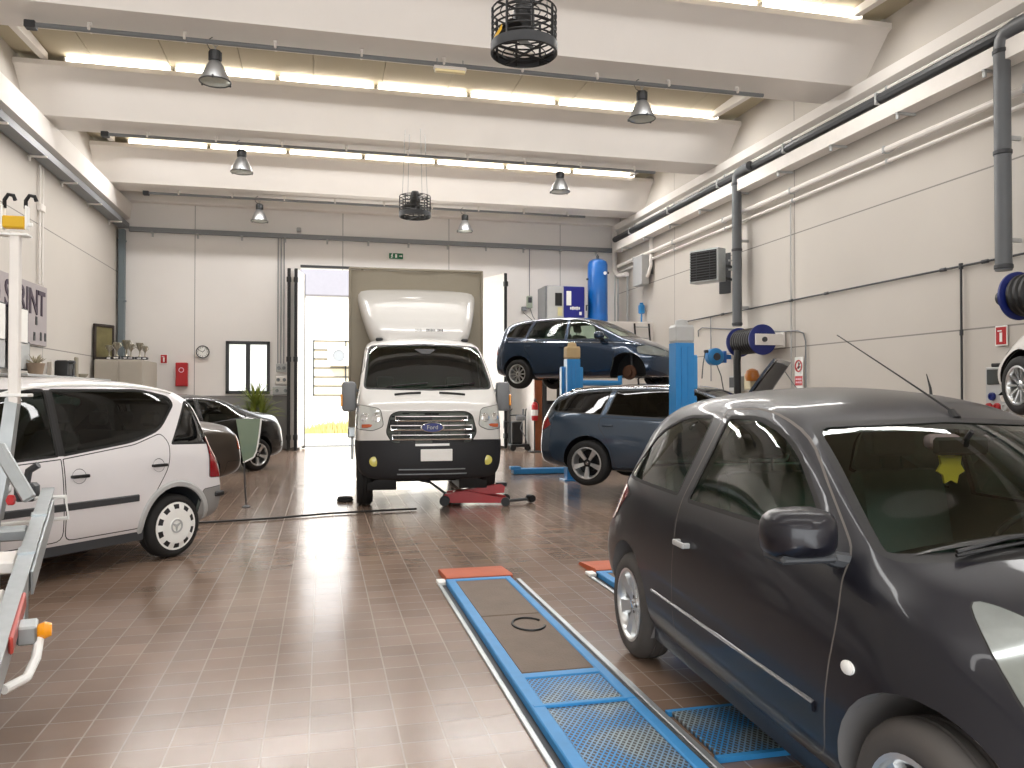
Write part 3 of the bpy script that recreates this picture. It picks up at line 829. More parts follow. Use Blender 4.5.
S['regions'] = [
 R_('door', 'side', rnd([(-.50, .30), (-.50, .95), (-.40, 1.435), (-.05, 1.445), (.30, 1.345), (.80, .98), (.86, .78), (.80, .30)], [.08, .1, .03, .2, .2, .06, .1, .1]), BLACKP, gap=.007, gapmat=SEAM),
 R_('side_window', 'side', rnd([(-.435, .985), (-.36, 1.405), (-.05, 1.41), (.26, 1.315), (.70, .985)], [.03, .05, .15, .15, .04]), G_GREEN, frame=.018, framemat='rubber', off=-.004),
 R_('quarter_window', 'side', rnd([(-.55, 1.0), (-.50, 1.40), (-.85, 1.395), (-1.20, 1.29), (-1.42, 1.04), (-1.38, 1.01)], [.03, .05, .12, .12, .03, .03]), G_GREEN, frame=.016, framemat='rubber', off=-.004),
 R_('windshield', 'front', rnd([(-.69, .975), (-.53, 1.39), (0, 1.412), (.53, 1.39), (.69, .975), (0, 1.02)], [.05, .06, .0, .06, .05, 0]), G_CLEAR, lim=.1, frame=.02, off=-.004),
 R_('rear_window', 'rear', rnd([(-.52, 1.03), (-.44, 1.40), (.44, 1.40), (.52, 1.03)], .06), G_GREEN, lim=-1.2, frame=.02, off=-.004),
 R_('headlight', 'top', rnd([(1.14, .60), (1.30, .50), (1.60, .45), (1.72, .52), (1.60, .66), (1.36, .68)], .14), 'lampglass', mirror=True, lim=.6, gap=.006, off=.003),
 R_('tail_light', 'rear', rnd([(.60, .75), (.56, 1.0), (.68, 1.02), (.80, .95), (.80, .72)], .04), 'redlens', mirror=True, lim=-1.2, gap=.005, off=.004),
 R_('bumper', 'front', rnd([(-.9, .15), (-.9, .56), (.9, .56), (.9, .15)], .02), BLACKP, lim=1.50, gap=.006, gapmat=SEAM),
]
RZM = math.radians(-93.3)
mic, bv = make_car('hatchback_car', 'small black three-door hatchback with a long roof aerial, the car nearest the viewer', S, (2.46, 3.04, 0), RZM, levels=3)
# mouldings, aerial, wiper, side repeater, hanging freshener
for s in (1, -1):
    b = B(); rows = []
    for k in range(26):
        x = -.78 + 1.54 * k / 25; z = .475; p, n = hit_side(bv, x, z, s)
        rows.append([p + Vector((0, s * d, dz)) for d, dz in ((-.004, -.022), (.009, -.016), (.011, .008), (.004, .017), (-.004, .02))])
    b.loft(rows, caps=True); obj('side_moulding', b, BLACKP, mic)
    b = B(); p, n = hit_side(bv, .94, .66, s); b.X = TR(p) @ rot_to(n, (1, 0, 0)).to_4x4() @ Matrix.Diagonal((1.5, 1, 1, 1))
    b.lathe([(.022, -.004), (.021, .006), (.012, .012), (0, .013)], n=20); tag(obj('side_repeater', b, 'plate', mic), 'white oval side indicator')
    b = B(); rows = []
    for k in range(26):
        x = -.9 + 1.75 * k / 25; p, n = hit_side(bv, x, .255, s)
        rows.append([p + Vector((0, s * d, dz)) for d, dz in ((-.01, -.06), (.012, -.055), (.014, .02), (-.004, .03))])
    b.loft(rows, caps=True); obj('sill_skirt', b, BLACKP, mic)
b = B(); p, n = hit_top(bv, .30, .08); b.cyl(p - n * .01, p + Vector((-.03, 0, .025)), .022, .014, n=10)
b.tube([p + Vector((-.02, 0, .02)), p + Vector((-.36, -.02, .19)), p + Vector((-.76, -.05, .39))], [.005, .0035, .0025], n=6); obj('aerial', b, 'black', mic)
b = B(); p, n = hit_top(bv, -.32, .45); b.tube([p - n * .005, p + Vector((-.02, .01, .04)), p + Vector((-.06, .02, .11))], [.008, .006, .002], n=6); obj('stub_aerial', b, 'black', mic)
b = B()
for (xa, ya, xb, yb) in ((.99, -.10, .96, .42), (.99, .42, .93, -.02), (1.0, -.5, .98, -.12)):
    pa, na = hit_top(bv, xa, ya); pb, nb_ = hit_top(bv, xb, yb); b.tube([pa + na * .025, (pa + pb) / 2 + na * .04, pb + nb_ * .028], .007, n=6)
    b.tube([pa + na * .012, pb + nb_ * .012], .006, n=6)
obj('wiper', b, 'black', mic)
b = B(); rows = []
for k in range(15):
    y = -.62 + 1.24 * k / 14; a, na = hit_top(bv, .955, y); rows.append([a + Vector((dx - .13 * (y / .62) ** 2 * .5, 0, .006)) for dx in (-.02, .05)])
b.loft(rows); obj('scuttle_panel', b, 'black', mic)
b = B(); b.box((.36, -.035, 1.315), (.05, .15, .06), bev=.022, seg=2); tag(obj('toll_box', b, 'pink', mic), 'pink plastic box behind the windscreen')
b = B(); star = []
for k in range(14):
    a = PI / 2 + 2 * PI * k / 14; r = .062 if k % 2 == 0 else .044; star.append((r * math.cos(a), r * 1.15 * math.sin(a)))
b.prism(star, -.006, .006, TR((.385, -.02, 1.215)) @ Matrix(((0, 0, 1, 0), (1, 0, 0, 0), (0, 1, 0, 0), (0, 0, 0, 1))))
b.tube([(.385, -.02, 1.28), (.36, -.02, 1.33)], .003, n=5)
tag(obj('air_freshener', b, 'leafyellow', mic), 'yellow leaf-shaped hanging freshener')

# ---------------- silver compact car on the left
S = gen(-1.82, 1.86, .87, [(-1.82, .98), (-1.78, 1.16), (-1.68, 1.44), (-1.47, 1.595), (-1.0, 1.655), (-.45, 1.67), (.1, 1.64), (.45, 1.52), (.85, 1.24), (1.2, 1.06), (1.45, .98), (1.70, .86), (1.86, .72)],
 1.2, .4, [(-1.3, .99), (-.4, .97), (.5, .92), (1.2, .88)], .62, paint=SILVER,
 axF=1.21, axR=-1.21, tyre=(.29, .21, .190), rim='cap', track=.755, arch=.345, archdz=.02, rim_mats=('plate', 'black', 'lgrey'), housing='dgrey',
 seat=(-.05, .55, .38), rearseat=-.95, dash=(.85, .95, .66), mirror=(.82, 1.02, 1.0, SILVER), handles=[(-.25, .835, 'black', .15), (-1.02, .865, 'black', .15)], cups=True)
S['planR'] = (-1.2, -1.85, .05, 2.6)
S['wm'][:3] = [(-1.82, .80), (-1.74, .845), (-1.5, .862)]; S['wsh'][:3] = [(-1.82, .75), (-1.74, .80), (-1.5, .83)]
S['regions'] = [
 R_('side_window', 'side', rnd([(-.10, 1.0), (-.10, 1.55), (.25, 1.545), (.60, 1.33), (.98, 1.05), (.98, .98), (.5, .965)], [.02, .03, .1, .1, .04, .02, .1]), G_TINT, frame=.02, framemat='rubber', off=-.004),
 R_('side_window', 'side', rnd([(-.13, 1.0), (-.13, 1.55), (-1.0, 1.555), (-1.30, 1.49), (-1.34, 1.41), (-1.10, 1.17), (-.8, 1.08)], [.02, .03, .1, .08, .05, .1, .1]), G_TINT, frame=.022, framemat='rubber', off=-.004),
 R_('pillar_cover', 'side', [(-.175, 1.005), (-.175, 1.54), (-.055, 1.54), (-.055, 1.005)], 'black', over=(0,), off=.001),
 R_('quarter_window', 'side', rnd([(-1.18, 1.04), (-1.48, 1.44), (-1.57, 1.44), (-1.73, 1.06), (-1.69, 1.02)], .03), G_DARK, frame=.018, framemat='rubber', off=-.004),
 R_('door', 'side', rnd([(-.115, .32), (-.115, .985), (.5, .95), (.98, .96), (1.0, .8), (.86, .32)], [.08, .01, .05, .03, .1, .1]), SILVER, gap=.008, gapmat=GAP),
 R_('door', 'side', rnd([(-.125, .32), (-.125, .985), (-.8, 1.065), (-1.10, 1.155), (-1.17, 1.06), (-1.14, .85), (-.86, .45), (-.84, .32)], [.08, .01, .05, .05, .08, .2, .1, .05]), SILVER, gap=.008, gapmat=GAP),
 R_('windshield', 'front', rnd([(-.66, 1.04), (-.55, 1.55), (.55, 1.55), (.66, 1.04)], .06), G_CLEAR, lim=.2, frame=.02, off=-.004),
 R_('rear_window', 'rear', rnd([(-.62, 1.06), (-.52, 1.44), (.52, 1.44), (.62, 1.06)], .05), G_TINT, lim=-1.2, frame=.02, off=-.004),
 R_('tail_light', 'side', rnd([(-1.60, .70), (-1.66, 1.10), (-1.9, 1.10), (-1.9, .68)], .03), 'redlens', gap=.006, off=.006),
 R_('headlight', 'top', rnd([(1.36, .66), (1.48, .52), (1.74, .50), (1.74, .72)], .05), 'lampglass', mirror=True, lim=.6, gap=.006, off=.01),
 R_('bumper', 'side', rnd([(-1.9, .20), (-1.9, .62), (-1.52, .60), (-1.42, .20)], .04), SILVERD, gap=.006),
]
RZA = math.radians(-90 - 40)
aC, bv = make_car('compact_car', 'silver five-door compact car with white ten-slot wheel covers', S, (-2.74, 7.50, 0), RZA, levels=3)
for s in (1, -1):
    b = B(); rows = []
    for k in range(30):
        x = -.80 + 1.72 * k / 29; p, n = hit_side(bv, x, .60, s)
        rows.append([p + Vector((0, s * d, dz)) for d, dz in ((-.004, -.035), (.010, -.03), (.012, .02), (-.004, .03))])
    b.loft(rows, caps=True); obj('side_moulding', b, 'dgrey', aC)
    b = B(); rows = []
    for k in range(30):
        x = -.88 + 1.78 * k / 29; p, n = hit_side(bv, x, .27, s)
        rows.append([p + Vector((0, s * d, dz)) for d, dz in ((-.01, -.06), (.014, -.055), (.016, .05), (-.004, .07))])
    b.loft(rows, caps=True); obj('sill_skirt', b, 'dgrey', aC)
    for ax_ in (1.21, -1.21):
        b = B(); rows = []
        for k in range(25):
            a = -.1 + (PI + .2) * k / 24; r0 = []
            for rr, d in ((.345, -.01), (.350, .012), (.385, .014), (.405, -.002)):
                p, n = hit_side(bv, ax_ + rr * math.cos(a), max(.22, .31 + rr * math.sin(a)), s); r0.append(Vector((ax_ + rr * math.cos(a), p.y + s * d, .31 + rr * math.sin(a))))
            rows.append(r0)
        b.loft(rows); obj('wheel_arch_trim', b, 'lgrey', aC)
    b = B(); rows = []
    for k in range(30):
        x = -1.35 + 1.85 * k / 29; zz = interp([(-1.35, 1.535), (-1.0, 1.59), (-.4, 1.54), (.1, 1.525), (.5, 1.41)], x)
        p, n = hit_top(bv, x, s * .60); rows.append(p + Vector((0, 0, .008)))
    b.tube(rows, .012, n=6); obj('roof_trim', b, 'plate', aC)
    b = B(); p, n = hit_side(bv, -1.74, .53, s); b.box(p, (.12, .05, .05), bev=.012); obj('bumper_insert', b, 'black', aC)

_h = math.radians(-43)
OCX, OCY = 3.69 + 1.34 * math.cos(_h) - .88 * math.sin(_h), 10.82 + 1.34 * math.sin(_h) + .88 * math.cos(_h)
# ---------------- slate blue estate car, right of the truck
S = gen(-2.26, 2.25, .90, [(-2.26, .96), (-2.20, 1.06), (-2.02, 1.33), (-1.80, 1.425), (-1.2, 1.462), (-.4, 1.475), (.2, 1.44), (.55, 1.33), (1.0, 1.10), (1.15, 1.02), (1.6, .96), (2.05, .83), (2.25, .68)],
 1.12, .3, [(-1.9, 1.0), (-1.2, .965), (.2, .925), (1.1, .87)], .60, paint=SLATE,
 axF=1.34, axR=-1.34, tyre=(.325, .22, .222), rim='five2', track=.79, arch=.375, archdz=.02, housing='black',
 seat=(-.05, .55, .32), rearseat=-.95, dash=(.75, .9, .68), mirror=(.72, 1.0, 1.0, SLATE), handles=[(-.18, .84, SLATE, .16), (-1.02, .865, SLATE, .16)])
WF = rnd([(-.08, .965), (-.10, 1.375), (.16, 1.365), (.50, 1.225), (.86, .955)], [.03, .03, .1, .1, .03])
S['regions'] = [
 R_('side_window', 'side', WF, G_DARK, frame=.018, off=-.004),
 R_('side_window', 'side', rnd([(-.14, .968), (-.16, 1.378), (-.98, 1.372), (-1.08, 1.01)], [.03, .03, .03, .03]), G_DARK, frame=.018, off=-.004),
 R_('quarter_window', 'side', rnd([(-1.14, 1.01), (-1.05, 1.37), (-1.60, 1.345), (-1.92, 1.20), (-1.98, 1.10), (-1.9, 1.05)], [.03, .03, .1, .08, .04, .03]), G_DARK, frame=.018, off=-.004),
 R_('door', 'side', rnd([(-.11, .27), (-.11, .945), (.86, .935), (.98, .85), (.98, .5), (.9, .27)], [.06, .01, .05, .05, .1, .1]), SLATE, gap=.007, gapmat=GAP),
 R_('door', 'side', rnd([(-.125, .27), (-.125, .945), (-1.15, .985), (-1.17, .85), (-.98, .58), (-.92, .27)], [.06, .01, .05, .1, .2, .06]), SLATE, gap=.007, gapmat=GAP),
 R_('windshield', 'front', rnd([(-.70, 1.0), (-.54, 1.385), (.54, 1.385), (.70, 1.0)], .05), G_TINT, lim=.2, frame=.02, off=-.004),
 R_('rear_window', 'rear', rnd([(-.62, 1.06), (-.50, 1.36), (.50, 1.36), (.62, 1.06)], .05), G_DARK, lim=-1.5, frame=.02, off=-.004),
 R_('tail_light', 'side', rnd([(-1.93, .86), (-2.02, .98), (-2.33, .99), (-2.33, .78), (-2.08, .78)], .03), 'redlens', gap=.006, off=.006),
 R_('headlight', 'side', rnd([(1.75, .66), (1.70, .76), (2.3, .72), (2.3, .58)], .03), 'lampglass', gap=.006, off=.006),
 R_('engine_bay', 'top', rnd([(1.20, -.66), (1.20, .66), (2.0, .56), (2.0, -.56)], .06), 'black', lim=.6, off=-.02),
]
oct_, bv = make_car('estate_car', 'slate blue estate car with its bonnet open, in front of the raised dark blue hatchback', S, (OCX, OCY, .20), _h)
b = B(); rows = []
for k in range(9):
    x = .02 + .82 * k / 8; hw = .66 - .10 * (x / .84) ** 2
    rows.append([(x, hw * q, .02 - .05 * q * q - .06 * (x / .94) ** 2) for q in (-1, -.75, -.4, 0, .4, .75, 1)])
rows2 = [[(p[0], p[1] * .97, p[2] - .03) for p in r] for r in rows]
b.loft(rows); b.loft(rows2)
for A, C in ((rows[0], rows2[0]), (rows[-1], rows2[-1]), ([r[0] for r in rows], [r[0] for r in rows2]), ([r[-1] for r in rows], [r[-1] for r in rows2])): b.loft([A, C])
bmesh.ops.remove_doubles(b.bm, verts=b.bm.verts, dist=1e-5)
bo = obj('bonnet', b, SLATE, oct_, loc=(.70, 0, 1.09), rot=(0, math.radians(-60), 0))
b = B(); b.loft([[(p[0] * .86 + .06, p[1] * .84, p[2] - .006) for p in r] for r in rows2]); tag(obj('bonnet_liner', b, 'dgrey', bo), 'dark lining under the bonnet')
b = B(); b.tube([(1.62, .5, .90), (1.10, .46, 1.70)], .008, n=6); obj('bonnet_stay', b, 'grey', oct_)
for s in (1, -1):
    b = B(); pts = [hit_top(bv, x, s * .56)[0] + Vector((0, 0, h)) for x, h in ((-1.75, .0), (-1.65, .03), (-.9, .035), (-.1, .035), (.1, .0))]
    b.tube(pts, .013, n=6); obj('roof_rail', b, 'chrome', oct_)
b = B(); p, n = hit_front(bv, 0, .42, -1)
obj('number_plate', b.box(Vector((p.x + .0, 0, .80)) if False else hit_front(bv, 0, .80, -1)[0], (.02, .50, .11), bev=.003), 'plate', oct_)

# ---------------- dark blue hatchback raised on the lift
S = gen(-1.98, 1.86, .85, [(-1.98, .94), (-1.94, 1.05), (-1.80, 1.32), (-1.60, 1.45), (-1.1, 1.50), (-.45, 1.51), (.1, 1.475), (.45, 1.37), (.9, 1.14), (1.08, 1.04), (1.4, .94), (1.70, .80), (1.86, .65)],
 1.1, .25, [(-1.6, 1.03), (-1.0, .99), (.2, .93), (1.1, .87)], .60, paint=DBLUE,
 axF=1.20, axR=-1.25, tyre=(.305, .19, .200), rim='multi', track=.75, arch=.365, archdz=.02, housing='black', nowheel=((True, -1),),
 seat=(-.1, .5, .34), rearseat=-1.0, dash=(.72, .9, .64), mirror=(.70, 1.0, .95, DBLUE), handles=[(-.2, .84, DBLUE, .15), (-1.0, .87, DBLUE, .15)])
S['regions'] = [
 R_('side_window', 'side', rnd([(-.10, .975), (-.12, 1.41), (.12, 1.40), (.46, 1.25), (.82, .96)], [.03, .03, .1, .1, .03]), G_CLEAR, frame=.018, off=-.004),
 R_('side_window', 'side', rnd([(-.16, .978), (-.18, 1.41), (-.92, 1.41), (-1.05, 1.03)], [.03] * 4), G_CLEAR, frame=.018, off=-.004),
 R_('quarter_window', 'side', rnd([(-1.11, 1.04), (-.99, 1.40), (-1.35, 1.36), (-1.60, 1.16), (-1.58, 1.08)], [.03, .03, .08, .05, .03]), G_TINT, frame=.018, off=-.004),
 R_('door', 'side', rnd([(-.13, .27), (-.13, .95), (.84, .94), (.95, .85), (.93, .5), (.85, .27)], [.06, .01, .05, .05, .1, .1]), DBLUE, gap=.007, gapmat=GAP),
 R_('door', 'side', rnd([(-.145, .27), (-.145, .95), (-1.08, 1.0), (-1.10, .85), (-.90, .58), (-.84, .27)], [.06, .01, .05, .1, .2, .06]), DBLUE, gap=.007, gapmat=GAP),
 R_('windshield', 'front', rnd([(-.66, 1.0), (-.52, 1.41), (.52, 1.41), (.66, 1.0)], .05), G_CLEAR, lim=.2, frame=.02, off=-.004),
 R_('rear_window', 'rear', rnd([(-.56, 1.06), (-.46, 1.38), (.46, 1.38), (.56, 1.06)], .05), G_TINT, lim=-1.4, frame=.02, off=-.004),
 R_('headlight', 'side', rnd([(1.40, .66), (1.34, .80), (1.50, .83), (1.95, .70), (1.95, .58)], .04), 'lampglass', gap=.006, off=.006),
 R_('tail_light', 'side', rnd([(-1.78, .72), (-1.82, 1.0), (-2.0, 1.0), (-2.0, .70)], .03), 'redlens', gap=.006, off=.006),
]
LIFTZ = 1.63; _h = math.radians(-46)
dbl, bv = make_car('hatchback_car', 'dark blue hatchback raised high on the blue lift, one front wheel off', S, (3.94 + 1.25 * math.cos(_h) - .84 * math.sin(_h), 16.0 + 1.25 * math.sin(_h) + .84 * math.cos(_h), LIFTZ), _h)
b = B(); b.X = TR((1.20, -.70, .305)); b.lathe([(.0, .04), (.07, .04), (.075, .0), (.14, -.01), (.145, -.03), (.06, -.06)], ax=(0, -1, 0), n=28); tag(obj('brake_disc', b, mat('rusty_iron', '5a3d2c', .7, .5, vary=.3), dbl), 'bare brake disc where the wheel is off')
b = B(); b.tube([(1.20, -.55, .30), (1.20, .3, .25)], .04, n=8); b.tube([(1.2, -.55, .3), (1.15, -.5, .75)], .03, n=8); obj('suspension_strut', b, 'dgrey', dbl)
b = B(); pts = []
for k in range(20):
    x = -1.5 + 2.9 * k / 19; pts.append(hit_side(bv, x, interp([(-1.5, .98), (1.0, .885), (1.4, .84)], x), -1)[0])
b.tube(pts, .008, n=5); obj('waist_trim', b, 'chrome', dbl)
b = B(); p, n = hit_top(bv, -1.35, 0); b.tube([p, p + Vector((-.28, 0, .22))], .006, n=5); obj('aerial', b, 'black', dbl)

# ---------------- black saloon by the back wall
S = gen(-2.20, 2.22, .87, [(-2.20, .84), (-2.16, 1.06), (-2.02, 1.15), (-1.62, 1.18), (-1.30, 1.25), (-.75, 1.48), (-.3, 1.53), (.15, 1.51), (.5, 1.38), (.95, 1.06), (1.1, .98), (1.6, .90), (2.05, .78), (2.22, .66)],
 1.08, .2, [(-1.7, 1.03), (-.8, .96), (.2, .90), (1.1, .85)], .56, tailh=.78, paint=JET,
 axF=1.36, axR=-1.36, tyre=(.32, .215, .215), rim='five2', track=.76, arch=.37, archdz=.02, housing='black',
 seat=(-.1, .5, .3), rearseat=-.9, dash=(.7, .88, .64), mirror=(.68, .96, .95, JET), handles=[(-.2, .80, JET, .15), (-1.0, .83, JET, .15)])
S['regions'] = [
 R_('side_window', 'side', rnd([(-.08, .945), (-.10, 1.43), (.10, 1.42), (.45, 1.17), (.80, .925)], [.03, .03, .1, .1, .03]), G_TINT, frame=.018, off=-.004),
 R_('side_window', 'side', rnd([(-.14, .95), (-.16, 1.43), (-.70, 1.39), (-1.20, 1.11), (-1.15, 1.06)], [.03, .03, .1, .05, .03]), G_TINT, frame=.018, off=-.004),
 R_('windshield', 'front', rnd([(-.66, .98), (-.52, 1.33), (.52, 1.33), (.66, .98)], .05), G_TINT, lim=.2, frame=.02, off=-.004),
 R_('rear_window', 'rear', rnd([(-.60, 1.22), (-.48, 1.44), (.48, 1.44), (.60, 1.22)], .04), G_TINT, lim=-.5, frame=.02, off=-.004),
 R_('door', 'side', rnd([(-.11, .27), (-.11, .925), (.80, .91), (.92, .82), (.9, .5), (.85, .27)], [.06, .01, .05, .05, .1, .1]), JET, gap=.006, gapmat=GAP),
 R_('tail_light', 'side', rnd([(-1.98, .74), (-2.0, .9), (-2.25, .9), (-2.25, .72)], .03), 'redlens', gap=.006, off=.004),
]
bmw, bv = make_car('saloon_car', 'black saloon car parked by the back wall, left of the doorway', S, (-2.80, 16.15, 0), math.radians(-90 - 46))
b = B(); rows = []
for k in range(17):
    y = -.78 + 1.56 * k / 16; p, n = hit_front(bv, y, .50, -1); rows.append([p + Vector((-d, 0, dz)) for d, dz in ((-.01, -.05), (.02, -.04), (.02, .03), (-.01, .04))])
b.loft(rows, caps=True); obj('bumper_moulding', b, 'grey', bmw)

# ---------------- brown-grey saloon between the silver car and the black saloon
S = gen(-2.15, 2.15, .83, [(-2.15, .74), (-2.11, .98), (-1.98, 1.09), (-1.58, 1.12), (-1.28, 1.18), (-.75, 1.37), (-.3, 1.41), (.15, 1.39), (.5, 1.28), (.95, 1.05), (1.1, .97), (1.6, .89), (2.0, .77), (2.15, .64)],
 1.08, .2, [(-1.7, .96), (-.8, .93), (.2, .90), (1.1, .85)], .54, tailh=.82, paint=BROWN,
 axF=1.32, axR=-1.28, tyre=(.30, .19, .195), rim='steel', track=.73, arch=.345, archdz=.02, housing='black',
 seat=(-.1, .48, .3), dash=(.7, .86, .62), mirror=(.66, .95, .9, BROWN), handles=[(-.2, .80, 'black', .14), (-.98, .82, 'black', .14)])
S['planR'] = (-1.5, -2.2, .10, 2.6)
S['regions'] = [
 R_('side_window', 'side', rnd([(-.08, .945), (-.10, 1.315), (.10, 1.305), (.45, 1.16), (.80, .925)], [.03, .03, .1, .1, .03]), G_TINT, frame=.018, off=-.004),
 R_('side_window', 'side', rnd([(-.14, .95), (-.16, 1.315), (-.70, 1.28), (-1.2, 1.03), (-1.15, .985)], [.03, .03, .1, .05, .03]), G_TINT, frame=.018, off=-.004),
 R_('windshield', 'front', rnd([(-.64, .98), (-.5, 1.32), (.5, 1.32), (.64, .98)], .05), G_TINT, lim=.2, frame=.02, off=-.004),
 R_('rear_window', 'rear', rnd([(-.58, 1.14), (-.47, 1.33), (.47, 1.33), (.58, 1.14)], .04), G_TINT, lim=-.5, frame=.02, off=-.004),
 R_('tail_light', 'side', rnd([(-1.98, .66), (-1.98, .93), (-2.25, .93), (-2.25, .66)], .02), mat('orange_lens', 'b5481c', .2, coat=.5), gap=.006, off=.006),
 R_('bumper', 'side', rnd([(-2.3, .20), (-2.3, .50), (-1.75, .50), (-1.66, .20)], .03), BROWN, gap=.008),
]
brn, bv = make_car('saloon_car', 'brown-grey saloon car whose tail shows between the silver car and the black saloon', S, (-3.15, 11.9, 0), math.radians(-90 - 42))

# ---------------- white city car raised at the right edge
S = gen(-1.66, 1.80, .80, [(-1.66, .90), (-1.62, 1.02), (-1.48, 1.28), (-1.30, 1.42), (-.9, 1.48), (-.4, 1.49), (.1, 1.46), (.4, 1.36), (.8, 1.13), (1.05, 1.0), (1.35, .92), (1.62, .80), (1.80, .66)],
 1.02, .2, [(-1.3, .98), (-.4, .95), (.4, .92), (1.0, .86)], .56, paint=WHITE,
 axF=1.15, axR=-1.15, tyre=(.295, .19, .190), rim='multi', track=.70, arch=.345, archdz=.02, housing='black', seat=(-.1, .46, .34), dash=(.66, .86, .6),
 handles=[(-.3, .8, WHITE, .14)])
S['regions'] = [
 R_('side_window', 'side', rnd([(-.40, .965), (-.36, 1.38), (.05, 1.39), (.36, 1.25), (.72, .95)], [.03, .03, .1, .1, .03]), G_TINT, frame=.018, off=-.004),
 R_('windshield', 'front', rnd([(-.62, .98), (-.5, 1.40), (.5, 1.40), (.62, .98)], .05), G_TINT, lim=.2, frame=.02, off=-.004),
 R_('rear_window', 'rear', rnd([(-.56, 1.02), (-.46, 1.35), (.46, 1.35), (.56, 1.02)], .05), G_TINT, lim=-1.1, frame=.02, off=-.004),
 R_('door', 'side', rnd([(-.46, .27), (-.46, .95), (.74, .94), (.84, .8), (.78, .27)], .06), WHITE, gap=.006, gapmat=GAP),
 R_('headlight', 'side', rnd([(1.50, .62), (1.47, .74), (1.85, .70), (1.85, .55)], .04), 'lampglass', gap=.006, off=.006),
]
S['planF'] = (1.3, 1.85, .20, 2.6); S['wm'][-3:] = [(1.4, .80), (1.64, .765), (1.80, .69)]
wht, bv = make_car('city_car', 'white city car raised on a lift by the right wall below a navy hose reel', S, (7.19, 5.21, 1.30), math.radians(74))
# ---------------- white box truck in the middle
S = gen(-1.25, .98, .96, [(-1.25, 2.24), (-1.20, 2.32), (-.95, 2.36), (-.55, 2.36), (-.22, 2.28), (.15, 2.02), (.50, 1.68), (.68, 1.535), (.82, 1.46), (.93, 1.36), (.98, 1.24)],
 .66, -.2, [(-.9, 1.42), (0, 1.42), (.45, 1.40)], .80, zb=.42, paint=WHITE, cat='truck',
 axF=0.0, axR=-3.3, tyre=(.36, .235, .205), rim='steel', track=.83, arch=.44, archdz=.03, housing='black', tyre_mat='rubber',
 seat=(-.55, .90, .52), dash=(.30, 1.38, .84), lining=True)
S['zsh'] = [(-1.25, 1.40), (-.9, 1.42), (.3, 1.42), (.6, 1.38), (.82, 1.27), (.93, 1.16), (.98, 1.08)]
S['wsh'] = [(-1.25, .94), (.3, .935), (.66, .92), (.82, .91), (.93, .87), (.98, .83)]
S['wm'] = [(-1.25, .97), (.4, .97), (.75, .955), (.93, .92), (.98, .88)]
S['housing_ax'] = (0.0,)
S['wt'] = [(-1.25, .80), (-.95, .82), (-.3, .82), (.15, .86), (.5, .90), (.66, .90), (.82, .80), (.93, .74), (.98, .68)]
S['te'] = [(-1.25, .05), (-.9, .08), (-.2, .10), (.5, .10), (.66, .07), (.82, .05), (.98, .04)]
S['zb'] = [(-1.25, .42), (.98, .42)]
S['dF'] = [-.06, -.03, .02, .06, .05, .02, 0, -.01, -.01, 0]; S['dR'] = [0] * 10
S['planF'] = (.35, 1.05, .22, 2.6); S['planR'] = (-1.1, -1.3, .0, 2)
S['regions'] = [
 R_('windshield', 'front', rnd([(-.86, 1.575), (-.78, 2.20), (0, 2.225), (.78, 2.20), (.86, 1.575), (0, 1.555)], [.08, .08, 0, .08, .08, 0]), G_GREEN, lim=-.35, frame=.025, off=-.004),
 R_('side_window', 'side', rnd([(-.75, 1.46), (-.75, 2.10), (-.28, 2.10), (.10, 1.86), (.36, 1.46)], [.04, .06, .08, .06, .04]), G_TINT, frame=.02, off=-.004),
 R_('lower_bumper', 'front', [(-1.1, .2), (-1.1, .94), (-.80, .90), (-.62, .87), (-.40, .855), (.40, .855), (.62, .87), (.80, .90), (1.1, .94), (1.1, .2)], 'bumperblack', lim=.35, gap=.006, off=.004),
 R_('bumper_corner', 'side', [(.42, .2), (.42, .90), (1.2, .94), (1.2, .2)], 'bumperblack', over=(0,), gap=.004),
 R_('headlight', 'front', rnd([(.60, 1.10), (.64, 1.33), (.92, 1.38), (.97, 1.30), (.95, 1.06), (.74, 1.04)], [.05, .06, .03, .02, .04, .05]), 'lampclear', mirror=True, lim=.3, gap=.008, off=.004),
 R_('radiator_grille', 'front', rnd([(-.50, .885), (-.585, 1.02), (-.53, 1.25), (-.44, 1.295), (.44, 1.295), (.53, 1.25), (.585, 1.02), (.50, .885)], .05), 'black', lim=.3, gap=.012, gapmat='black', off=-.03),
 R_('door', 'side', rnd([(-.85, .48), (-.85, 2.16), (-.26, 2.16), (.16, 1.88), (.44, 1.40), (.44, .85), (.36, .55)], [.03, .05, .05, .05, .05, .1, .1]), WHITE, gap=.008, gapmat=GAP, over=(0,)),
]
S['regions'] = [S['regions'][-1]] + S['regions'][:-1]
RZT = math.radians(-92.2)
mat('bumperblack', '1d1e22', .6)
M['bumperblack'] = MATS['bumperblack']
trk, bv = make_car('box_truck', 'white box truck with tarpaulin body and roof deflector, in the doorway', S, (1.40, 11.05, 0), RZT, levels=2)
for o in trk.children:
    if o.name.startswith('wheel') and o.location.x == 0 and o.location.y > 0: o.location.z += .10
